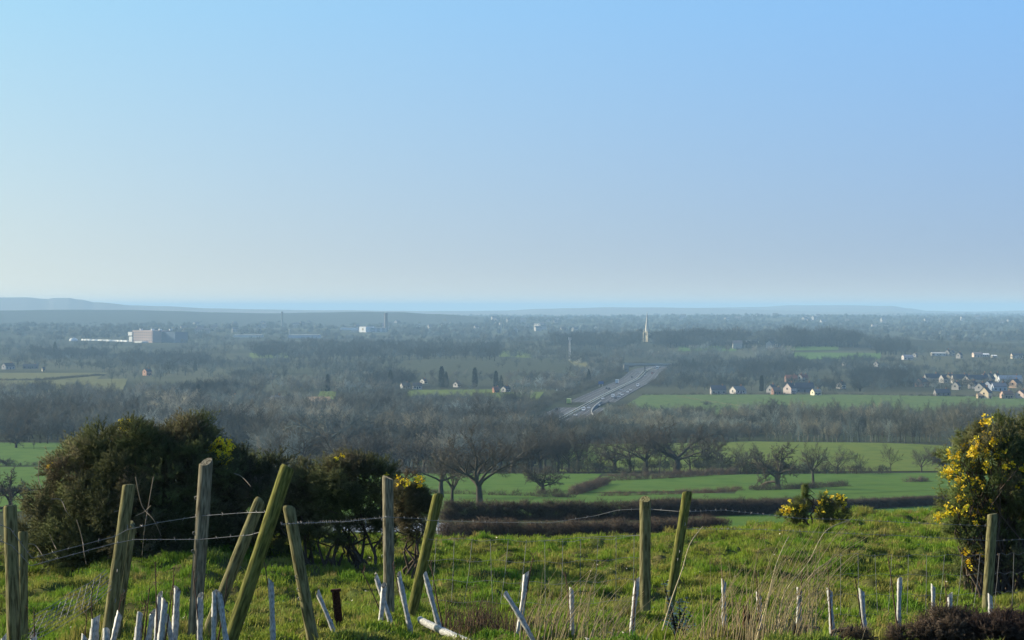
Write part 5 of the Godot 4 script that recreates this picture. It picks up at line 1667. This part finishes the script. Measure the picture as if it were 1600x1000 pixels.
func grass() -> void:
	var m := mat("grass_blade", Color.WHITE, 0.75, true, 0.75)
	var kinds_ := [tuft_mesh(1, 26, 0.02, 0.05, 0.09, 0.0038, 1.1), tuft_mesh(2, 30, 0.035, 0.08, 0.07, 0.0036, 0.9), tuft_mesh(3, 26, 0.02, 0.06, 0.10, 0.0034, 1.2)]
	var green := Color(0.135, 0.255, 0.028)
	var lime := Color(0.24, 0.315, 0.038)
	var straw := Color(0.33, 0.27, 0.09)
	var moss := Color(0.13, 0.17, 0.020)
	for s in 3:
		rng.seed = 600 + s
		var xf := []
		var cols := []
		for k in 44000:
			var r := 10.5 + 40.0 * pow(rng.randf(), 1.15)
			var a := deg_to_rad(rng.randf_range(-18.5, 18.5))
			var x := r * sin(a)
			var z := -r * cos(a)
			var g := broad.get_noise_2d(x * 2.1 + 11.0, z * 2.1)
			var f := lump.get_noise_2d(x * 1.4, z * 1.4 + 30.0)
			if s == 1 and f < -0.05: continue
			var t := clampf(0.5 + g * 1.1 + rng.randf_range(-0.2, 0.2), 0, 1)
			var c := green.lerp(lime, t)
			var dry := clampf((lump.get_noise_2d(x * 0.7 + 80.0, z * 0.7) + 0.10) * 2.4 + (0.12 if r < 22.0 else 0.0), 0, 0.85)
			c = c.lerp(straw, dry * rng.randf_range(0.3, 1.0))
			if f < -0.25: c = c.lerp(moss, 0.6)
			if rng.randf() < 0.05: c = straw
			var sc := rng.randf_range(0.7, 1.2) * (1.0 + 0.45 * f) * (1.35 if s == 1 else 1.0) * lerpf(0.5, 1.0, smoothstep(14.0, 19.0, r))
			xf.append(Transform3D(Basis(Vector3.UP, rng.randf() * TAU).scaled(Vector3(1.15, sc, 1.15)), ground(x, z)))
			cols.append(c)
		var o := multi("grass", kinds_[s], m, xf, cols)
		stuff(o, ["short green grass covering the hillside", "taller lime green grass tussocks on the hillside", "mixed straw and moss grass on the hillside"][s])
	# pale bits of dead leaf lying in the turf
	rng.seed = 640
	var leaf := MB.new()
	leaf.quad(Vector3(-0.012, 0.004, 0), Vector3(0, 0.012, -0.02), Vector3(0.013, 0.002, 0), Vector3(0, 0.016, 0.02))
	var lx := []
	var lc := []
	for k in 900:
		var r := 14.0 + 24.0 * rng.randf()
		var a := deg_to_rad(rng.randf_range(-13.0, 13.0))
		var p := ground(r * sin(a), -r * cos(a)) + Vector3(0, 0.035, 0)
		lx.append(Transform3D(Basis.from_euler(Vector3(rng.randf_range(-0.6, 0.6), rng.randf() * TAU, rng.randf_range(-0.6, 0.6))).scaled(Vector3.ONE * rng.randf_range(0.5, 1.2)), p))
		var v := rng.randf_range(0.5, 1.0)
		lc.append(Color(0.6 * v, 0.56 * v, 0.44 * v))
	stuff(multi("dead_leaves", leaf.mesh(), mat("leaf_litter", Color.WHITE, 0.6, true), lx, lc), "pale scraps of dead leaf scattered in the turf")
	# dry rushes standing at the very front
	var dm := mat("dry_grass", Color.WHITE, 0.8, true, 0.45)
	dry_clump(1215, 1004, 16.2, 80, 0.32, [0.5, 1.1], [0.5, 0.1], "tall pale dry grass fanning right beside the rotten stump", dm)
	dry_clump(1150, 1004, 16.6, 55, 0.25, [0.35, 0.8], [0.35, 0.1], "dry grass clump below the mossy leaning pair", dm)
	dry_clump(900, 1004, 16.4, 75, 0.32, [0.3, 0.66], [0.55, 0.1], "dry grass clump fanning right in front of the narrow guard", dm)
	dry_clump(960, 1004, 16.3, 22, 0.25, [0.25, 0.5], [0.5, 0.1], "small dry grass clump left of the split topped post", dm)
	dry_clump(845, 1004, 16.5, 24, 0.20, [0.25, 0.45], [0.3, 0.1], "small dry grass clump by the fallen slanting guard", dm)
	dry_clump(1290, 1004, 16.4, 22, 0.25, [0.25, 0.5], [0.4, 0.1], "sparse dry grass at the foot of the guards right", dm)
	dry_clump(1075, 1004, 16.8, 20, 0.2, [0.25, 0.55], [0.45, 0.1], "sparse dry grass around the dark holly sprig", dm)
	dry_clump(728, 950, 17.9, 220, 0.26, [0.14, 0.42], [0.1, 0.1], "brown twiggy scrub behind the crossed pair, left", dm, Color(0.17, 0.12, 0.08))
	dry_clump(790, 954, 17.8, 220, 0.28, [0.12, 0.40], [0.1, 0.1], "brown twiggy scrub behind the crossed pair, right", dm, Color(0.17, 0.12, 0.08))
	dry_clump(855, 965, 17.4, 150, 0.25, [0.1, 0.3], [0.1, 0.1], "low brown scrub right of the crossed pair", dm, Color(0.17, 0.12, 0.08))
	# long single stems that cross the picture
	for q in [[[1213, 1006], [1225, 930], [1262, 880], [1290, 830], [1328, 812], "long bowed dry stem reaching highest over the mound"], [[1180, 1006], [1196, 950], [1212, 885], [1226, 850], [1233, 838], "dry stem curving up beside the rotten stump"],
			[[1035, 985], [1050, 935], [1066, 890], [1078, 850], [1098, 822], "thin dry stem rising past the mossy leaning post"], [[1200, 1006], [1226, 960], [1262, 905], [1282, 885], [1298, 878], "dry stem with drooping tip over the guards"]]:
		var mb := MB.new()
		var pts := PackedVector3Array()
		for i in 5: pts.append(at_depth(q[i][0], q[i][1], 16.3 + 0.1 * i))
		var cv := Curve3D.new()
		for i in 5:
			var tn: Vector3 = (pts[mini(i + 1, 4)] - pts[maxi(i - 1, 0)]) / 6.0
			cv.add_point(pts[i], -tn, tn)
		cv.bake_interval = 0.05
		var bp := cv.get_baked_points()
		var rad := PackedFloat32Array()
		for i in bp.size(): rad.append(lerpf(0.0055, 0.0016, float(i) / bp.size()))
		mb.tube(bp, rad, 5)
		for i in range(bp.size() * 3 / 4, bp.size() - 1): mb.twig(bp[i], bp[i] + (bp[i + 1] - bp[i]).normalized() * 0.05 + Vector3(0, -0.012, 0), 0.004)
		var o := obj("grass_stem", mb.mesh(), mat("stem_straw", lin(0.46, 0.38, 0.23), 0.8))
		tag(o, q[5], "grass stem")

func dry_clump(px: float, py: float, depth: float, n: int, spread: float, hs: Array, lean: Array, label: String, m: Material, tint := Color(0.43, 0.35, 0.20)) -> void:
	rng.seed = hash(label)
	var c := at_depth(px, py, depth)
	c = ground(c.x, c.z)
	var mb := MB.new()
	for k in n:
		var a := rng.randf() * TAU
		var p := Vector3(cos(a), 0, sin(a)) * spread * sqrt(rng.randf())
		p.y = H(c.x + p.x, c.z + p.z) - c.y - 0.03
		var h := rng.randf_range(hs[0], hs[1])
		var lx: float = lean[0] * rng.randf_range(0.2, 1.3) + rng.randf_range(-0.25, 0.15)
		var lz := rng.randf_range(-0.3, 0.3)
		var sh := rng.randf_range(0.7, 1.15)
		mb.col = Color(tint.r * sh, tint.g * sh, tint.b * sh)
		var pts := PackedVector3Array([p])
		var rad := PackedFloat32Array([rng.randf_range(0.0028, 0.0058)])
		for i in 5:
			var t := (i + 1) / 5.0
			pts.append(p + Vector3(lx * h * t * t, h * t * (1.0 - 0.12 * t), lz * h * t * t))
			rad.append(rad[0] * (1.0 - 0.8 * t))
		mb.tube(pts, rad, 3)
	var t := thing("dry_grass_clump", label, "dry grass", c, "clumps of tall dry grass along the fence")
	stuff(obj("stems", mb.mesh(), m, t))


# ---------------------------------------------------------------- gorse, heather, bramble
func gorse_sprig(seed_: int) -> ArrayMesh:
	rng.seed = seed_
	var mb := MB.new()
	for st in 3:
		var d := Vector3(rng.randf_range(-0.5, 0.5), 1, rng.randf_range(-0.5, 0.5)).normalized()
		var l := rng.randf_range(0.10, 0.2)
		mb.col = Color(0.75, 0.8, 0.7)
		mb.twig(Vector3.ZERO, d * l, 0.004)
		for k in 15:
			var t := rng.randf_range(0.1, 1.0)
			var a := rng.randf() * TAU
			var o := (Vector3(cos(a), 0, sin(a)) + d * 1.1).normalized()
			var p := d * l * t
			var sh := rng.randf_range(0.7, 1.25)
			mb.col = Color(sh, sh, sh)
			mb.twig(p, p + o * rng.randf_range(0.03, 0.055), 0.0034)
	return mb.mesh()

func flower_mesh() -> ArrayMesh:
	rng.seed = 8
	var mb := MB.new()
	for k in 7:
		var p := Vector3(rng.randf_range(-0.03, 0.03), rng.randf_range(0.0, 0.05), rng.randf_range(-0.03, 0.03))
		for i in 5:
			var d := Vector3(rng.randf_range(-1, 1), rng.randf_range(-0.4, 1), rng.randf_range(-1, 1)).normalized()
			var s := d.cross(Vector3(0.3, 0.5, 0.8)).normalized() * 0.007
			mb.tri(p - s, p + s, p + d * 0.016 + s * 0.4)
			mb.tri(p - s, p + d * 0.016 + s * 0.4, p + d * 0.016 - s * 0.4)
	return mb.mesh()

var sprig: Array = []
var bloom: ArrayMesh

func gorse(base: Array, depth: float, lobes: Array, count: int, flowers: Array, label: String, tint: Color, brown: float, stems := 30, called := "gorse_bush") -> Node3D:
	# lobes: column, row, half width px, half height px, depth offset m; flowers: column, row, radius px, number
	if sprig.is_empty():
		for k in 3: sprig.append(gorse_sprig(200 + k))
		bloom = flower_mesh()
	rng.seed = hash(label)
	var k := depth / FOCAL
	var b := at_depth(base[0], base[1], depth)
	b = ground(b.x, b.z)
	var t := thing(called, label, "shrub", b)
	var cs := []
	var area := 0.0
	for l in lobes:
		var c := at_depth(l[0], l[1], depth + (l[4] if l.size() > 4 else 0.0))
		var rx: float = l[2] * k
		var ry: float = l[3] * k
		cs.append([c, Vector3(rx, ry, (rx + ry) * 0.5)])
		area += rx * ry
	var m := mat("gorse", Color.WHITE, 0.78, true, 0.4)
	var sets := [[], [], []]
	var cols := [[], [], []]
	for q in cs:
		var share := int(count * q[1].x * q[1].y / area)
		var lumps := maxi(6, share / 34)
		var made := 0
		for i in lumps:
			var d := Vector3(rng.randf_range(-1, 1), rng.randf_range(-1, 1), rng.randf_range(-1, 1))
			while d.length() > 1.0 or d.length() < 0.1: d = Vector3(rng.randf_range(-1, 1), rng.randf_range(-1, 1), rng.randf_range(-1, 1))
			d = d.normalized()
			var w := 1.0 + 0.55 * lump.get_noise_3d(d.x * 2.6 + q[0].x, d.y * 2.6 + q[0].y, d.z * 2.6)
			var rr: float = (0.55 + 0.5 * sqrt(rng.randf())) * w
			var lc: Vector3 = q[0] + d * q[1] * rr
			var size := rng.randf_range(0.6, 1.4) * clampf((q[1].x + q[1].y) * 0.16, 0.045, 0.17)
			var shade := pow(2.0, rng.randf_range(-0.5, 0.5))
			var hue := rng.randf_range(-0.25, 0.25)
			for s in 34:
				var e := Vector3(rng.randf_range(-1, 1), rng.randf_range(-0.8, 1), rng.randf_range(-1, 1)).normalized()
				var p := lc + e * size * pow(rng.randf(), 0.4)
				var g := H(p.x, p.z)
				if p.y < g + 0.02: continue
				var up := (e * 1.2 + d * 0.6 + Vector3(0, 0.4, 0) + Vector3(rng.randf_range(-0.4, 0.4), rng.randf_range(-0.2, 0.4), rng.randf_range(-0.4, 0.4))).normalized()
				var z := rng.randi() % 3
				var sc := rng.randf_range(0.55, 1.2) * clampf((q[1].x + q[1].y) * 1.1, 0.42, 1.0)
				sets[z].append(Transform3D(Basis(Quaternion(Vector3.UP, up)).scaled(Vector3.ONE * sc), p - b))
				var dead := clampf(brown + hue + 0.8 * lump.get_noise_3d(p.x * 0.9, p.y * 0.9, p.z * 0.9 + 50.0), 0, 1)
				var c := tint.lerp(Color(0.135, 0.105, 0.072), dead)
				var v := rng.randf_range(0.75, 1.3) * shade
				cols[z].append(Color(c.r * v, c.g * v, c.b * v))
	for z in 3: multi("foliage", sprig[z], m, sets[z], cols[z], t)
	var st := MB.new()
	for i in stems:
		var q: Array = cs[rng.randi() % cs.size()]
		var to: Vector3 = q[0] + Vector3(rng.randf_range(-0.8, 0.8), rng.randf_range(-0.3, 0.8), rng.randf_range(-0.8, 0.8)) * q[1]
		var root: Vector3 = cs[(i * 7) % cs.size()][0]
		var from := Vector3(lerpf(b.x, root.x, 0.6) + rng.randf_range(-0.08, 0.08), 0, lerpf(b.z, root.z, 0.5) + rng.randf_range(-0.1, 0.1))
		from.y = H(from.x, from.z) - 0.05
		var pts := PackedVector3Array()
		var rad := PackedFloat32Array()
		for j in 7:
			var u := j / 6.0
			pts.append(from.lerp(to, u) - b + Vector3(rng.randf_range(-0.11, 0.11), rng.randf_range(-0.06, 0.06) + 0.12 * sin(u * PI), rng.randf_range(-0.1, 0.1)) * minf(1.0, u * 4.0))
			rad.append(lerpf(0.022, 0.005, u))
		st.tube(pts, rad, 5)
	stuff(obj("stems", st.mesh(), mat("gorse_stem", lin(0.085, 0.065, 0.05), 0.9), t))
	if flowers.size() > 0:
		var fx := []
		var fc := []
		for f in flowers:
			for i in f[3]:
				var a := rng.randf() * TAU
				var u := sqrt(rng.randf())
				var dd: float = depth + rng.randf_range(-0.35, 0.1) + (f[4] if f.size() > 4 else 0.0)
				var p := at_depth(f[0] + cos(a) * f[2] * u, f[1] + sin(a) * f[2] * u, dd)
				fx.append(Transform3D(Basis.from_euler(Vector3(rng.randf_range(-0.6, 0.6), rng.randf() * TAU, rng.randf_range(-0.6, 0.6))).scaled(Vector3.ONE * rng.randf_range(0.7, 1.3)), p - b))
				var v := rng.randf_range(0.8, 1.1)
				fc.append(Color(0.80 * v, 0.63 * v * rng.randf_range(0.85, 1.1), 0.015))
		multi("flowers", bloom, mat("gorse_flower", Color.WHITE, 0.7, true, 0.3), fx, fc, t)
	return t

func pale_stems(pts: Array, depth: float, label: String) -> void:
	var root := thing("bramble", label, "bramble")
	var m := mat("bramble", lin(0.20, 0.17, 0.135), 0.8)
	for q in pts:
		var cv := Curve3D.new()
		var n: int = q.size()
		for i in n:
			var a := at_depth(q[i][0], q[i][1], depth + 0.1 * sin(i * 2.0))
			var nx := at_depth(q[mini(i + 1, n - 1)][0], q[mini(i + 1, n - 1)][1], depth)
			var pv := at_depth(q[maxi(i - 1, 0)][0], q[maxi(i - 1, 0)][1], depth)
			cv.add_point(a, (pv - nx) / 6.0, (nx - pv) / 6.0)
		cv.bake_interval = 0.05
		var bp := cv.get_baked_points()
		var rad := PackedFloat32Array()
		for i in bp.size(): rad.append(lerpf(0.007, 0.003, float(i) / bp.size()))
		var mb := MB.new()
		mb.tube(bp, rad, 5)
		obj("stem", mb.mesh(), m, root)

func shrubs() -> void:
	var olive := Color(0.092, 0.108, 0.042)
	gorse([225, 882], 30.5, [[220, 770, 120, 92], [135, 800, 80, 92, 0.3], [300, 765, 80, 88, 0.2], [180, 720, 70, 45, 0.2], [260, 712, 80, 42], [345, 730, 34, 50, 0.3], [385, 780, 66, 66, 0.5], [200, 845, 150, 40, -0.2], [110, 845, 70, 40, -0.1], [330, 830, 90, 42, 0.2], [425, 740, 18, 24, 0.5]], 15000,
		[[345, 705, 17, 50], [352, 722, 10, 16], [195, 668, 10, 8], [350, 735, 6, 6], [80, 730, 6, 3]], "big dome of dark olive gorse left of centre with one yellow patch", olive, 0.22, 70)
	gorse([540, 856], 30.0, [[535, 755, 60, 34], [485, 772, 42, 44, 0.2], [585, 772, 34, 44, 0.1], [530, 735, 24, 18], [470, 812, 32, 34, 0.3], [570, 812, 28, 26, 0.2], [550, 790, 46, 22], [450, 745, 20, 18, 0.3], [440, 795, 40, 44, 0.4], [455, 838, 42, 18, 0.3], [510, 842, 36, 13, 0.2], [600, 838, 26, 13, 0.2], [612, 790, 22, 30, 0.2], [510, 832, 44, 18, -0.1], [608, 818, 24, 24, 0.1]], 7200, [[532, 722, 8, 5], [600, 748, 6, 3]], "middle gorse with an open tangled base between the struts", olive, 0.2, 22)
	gorse([645, 838], 28.5, [[642, 782, 26, 30], [628, 805, 16, 22, 0.2], [655, 800, 16, 22], [640, 820, 18, 14], [650, 775, 18, 20], [642, 834, 24, 10]], 2500, [[630, 756, 10, 10], [655, 756, 8, 8]], "small rounded gorse between grey and mossy posts", Color(0.075, 0.082, 0.034), 0.2, 6)
	gorse([1560, 900], 27.0, [[1560, 745, 60, 66], [1525, 700, 26, 38, 0.1], [1545, 672, 18, 24], [1505, 735, 26, 24], [1600, 720, 50, 70, 0.3], [1520, 790, 44, 40], [1590, 800, 60, 60, 0.3], [1540, 835, 36, 26, -0.2], [1500, 828, 26, 14, -0.2], [1640, 760, 50, 110, 0.4], [1515, 880, 24, 26, -0.3], [1590, 880, 60, 40, 0.2]], 4800,
		[[1545, 685, 12, 9], [1562, 690, 12, 14], [1540, 662, 10, 9], [1520, 703, 18, 19], [1548, 705, 18, 19], [1490, 712, 10, 9], [1482, 745, 9, 9], [1492, 735, 14, 12], [1500, 755, 14, 12], [1525, 762, 14, 14], [1510, 775, 12, 10], [1508, 785, 10, 9], [1540, 722, 20, 16], [1470, 812, 9, 8], [1485, 800, 9, 9], [1530, 805, 10, 10], [1506, 802, 9, 7], [1545, 797, 9, 6], [1525, 818, 7, 4], [1508, 865, 8, 6], [1520, 872, 16, 16], [1515, 890, 10, 9], [1590, 755, 10, 7], [1598, 735, 8, 6], [1575, 720, 12, 6], [1572, 740, 14, 6]],
		"large spiky gorse with masses of yellow flowers at the right edge", Color(0.105, 0.135, 0.042), 0.15, 90)
	gorse([1270, 806], 40.0, [[1252, 790, 18, 12], [1290, 787, 20, 12], [1234, 796, 14, 7], [1312, 785, 10, 7], [1256, 769, 4, 9], [1270, 800, 36, 8], [1240, 808, 24, 8], [1300, 806, 24, 9], [1270, 810, 38, 7]], 2000, [[1235, 797, 14, 18], [1288, 780, 13, 14], [1316, 786, 10, 8], [1280, 794, 12, 10], [1253, 797, 6, 7], [1314, 776, 5, 4]], "small yellow flowered gorse on the crest of the grass mound", Color(0.13, 0.155, 0.045), 0.1, 4)
	pale_stems([[[212, 745], [222, 790], [240, 812], [252, 838]], [[240, 745], [232, 790], [226, 826], [222, 868]], [[120, 812], [128, 840], [132, 868], [135, 882]], [[80, 780], [95, 781], [104, 800], [110, 806]], [[236, 790], [225, 800], [212, 806]], [[178, 800], [186, 798], [196, 800]], [[40, 850], [55, 852], [68, 870], [76, 880]], [[78, 835], [84, 850], [88, 858]], [[62, 720], [60, 745], [64, 762]], [[366, 740], [378, 745], [392, 760]]], 29.2, "bare pale bramble canes arching out of the big gorse")
	# heather along the front
	gorse([1510, 990], 16.6, [[1440, 992, 54, 10], [1500, 985, 66, 15], [1570, 987, 74, 14], [1620, 988, 56, 15], [1475, 968, 16, 5]], 5200, [], "low purplish brown heather in the bottom right corner", Color(0.058, 0.040, 0.034), 0.0, 20, "heather")
	gorse([1350, 1000], 16.5, [[1345, 1002, 26, 9], [1230, 1000, 30, 10, 0.2]], 700, [], "withered low brown tuft left of the heather", Color(0.12, 0.09, 0.055), 0.4, 6, "heather")
	holly()
	lane()

func holly() -> void:
	rng.seed = 99
	var c := at_depth(1062, 996, 18.4)
	c = ground(c.x, c.z)
	var t := thing("holly_seedling", "dark glossy holly seedling at the foot of the leaning mossy post", "shrub", c)
	var st := MB.new()
	var lv := MB.new()
	for k in 13:
		var to := at_depth([1034, 1040, 1046, 1044, 1062, 1056, 1072, 1080, 1068, 1052, 1084, 1062, 1040][k], [902, 920, 940, 955, 935, 962, 935, 955, 965, 975, 975, 950, 970][k], 18.4) - c
		var pts := PackedVector3Array([Vector3.ZERO, to * 0.5 + Vector3(0, 0.03, 0), to])
		st.tube(pts, PackedFloat32Array([0.005, 0.004, 0.002]), 4)
		for i in 26:
			var u := rng.randf_range(0.35, 1.0)
			var p := pts[1].lerp(to, u * 2.0 - 1.0) if u > 0.5 else pts[0].lerp(pts[1], u * 2.0)
			var a := rng.randf() * TAU
			var o := Vector3(cos(a), rng.randf_range(-0.1, 0.7), sin(a)).normalized()
			var s := o.cross(Vector3.UP).normalized() * rng.randf_range(0.010, 0.016)
			var l := rng.randf_range(0.03, 0.05)
			lv.tri(p, p + o * l * 0.5 - s, p + o * l)
			lv.tri(p, p + o * l, p + o * l * 0.5 + s)
	obj("stems", st.mesh(), mat("gorse_stem", Color.WHITE), t)
	obj("leaves", lv.mesh(), mat("holly_leaf", lin(0.022, 0.036, 0.016), 0.28), t)

func lane() -> void:
	# the lane between the hedges, and what stands on it behind the gorse
	var a := hit(520, 834, 60)
	var b := hit(700, 830, 60)
	var c := hit(700, 818, 60)
	var d := hit(520, 822, 60)
	structure(obj("lane", grid_sheet([d, c, b, a], 12, 6, 0.05), mat("lane_asphalt", lin(0.16, 0.17, 0.19), 0.5)), "strip of pale lane glimpsed behind the gorse")
	var conc := mat("concrete", lin(0.45, 0.44, 0.40))
	for q in [[560, 790, 559, 826, "slim pale post behind the middle gorse, left"], [572, 792, 571, 826, "slim pale post behind the middle gorse, right"], [641, 812, 641, 834, "pale lane post left of the mossy post"], [659, 808, 659, 836, "pale lane post touching the mossy post"], [684, 808, 684, 838, "pale lane post right of the mossy post"]]:
		var p := hit(q[2], q[3], 60)
		var k := -p.z / FOCAL
		var h: float = (q[3] - q[1]) * k
		var t := thing("lane_post", q[4], "post", p, "pale posts along the lane")
		var m := MB.new(); m.tube(PackedVector3Array([Vector3(0, -0.1, 0), Vector3(0, h, 0)]), PackedFloat32Array([0.05, 0.045]), 10, true)
		obj("shaft", m.mesh(), conc, t)


func _ready() -> void:
	light_and_lens()
	profile_setup()
	bark = mat("bark", lin(0.068, 0.062, 0.048), 0.95)
	twigs = mat("twigs", lin(0.066, 0.062, 0.050), 0.95)
	needles = mat("needles", lin(0.022, 0.036, 0.022), 0.9)
	land()
	hills()
	fields()
	motorway()
	tree_kinds()
	woods()
	hedges()
	buildings()
	single_trees()
	fence()
	guards()
	shrubs()
	grass()
	for k in protos: protos[k].free()
	for k in car_protos: car_protos[k].free()
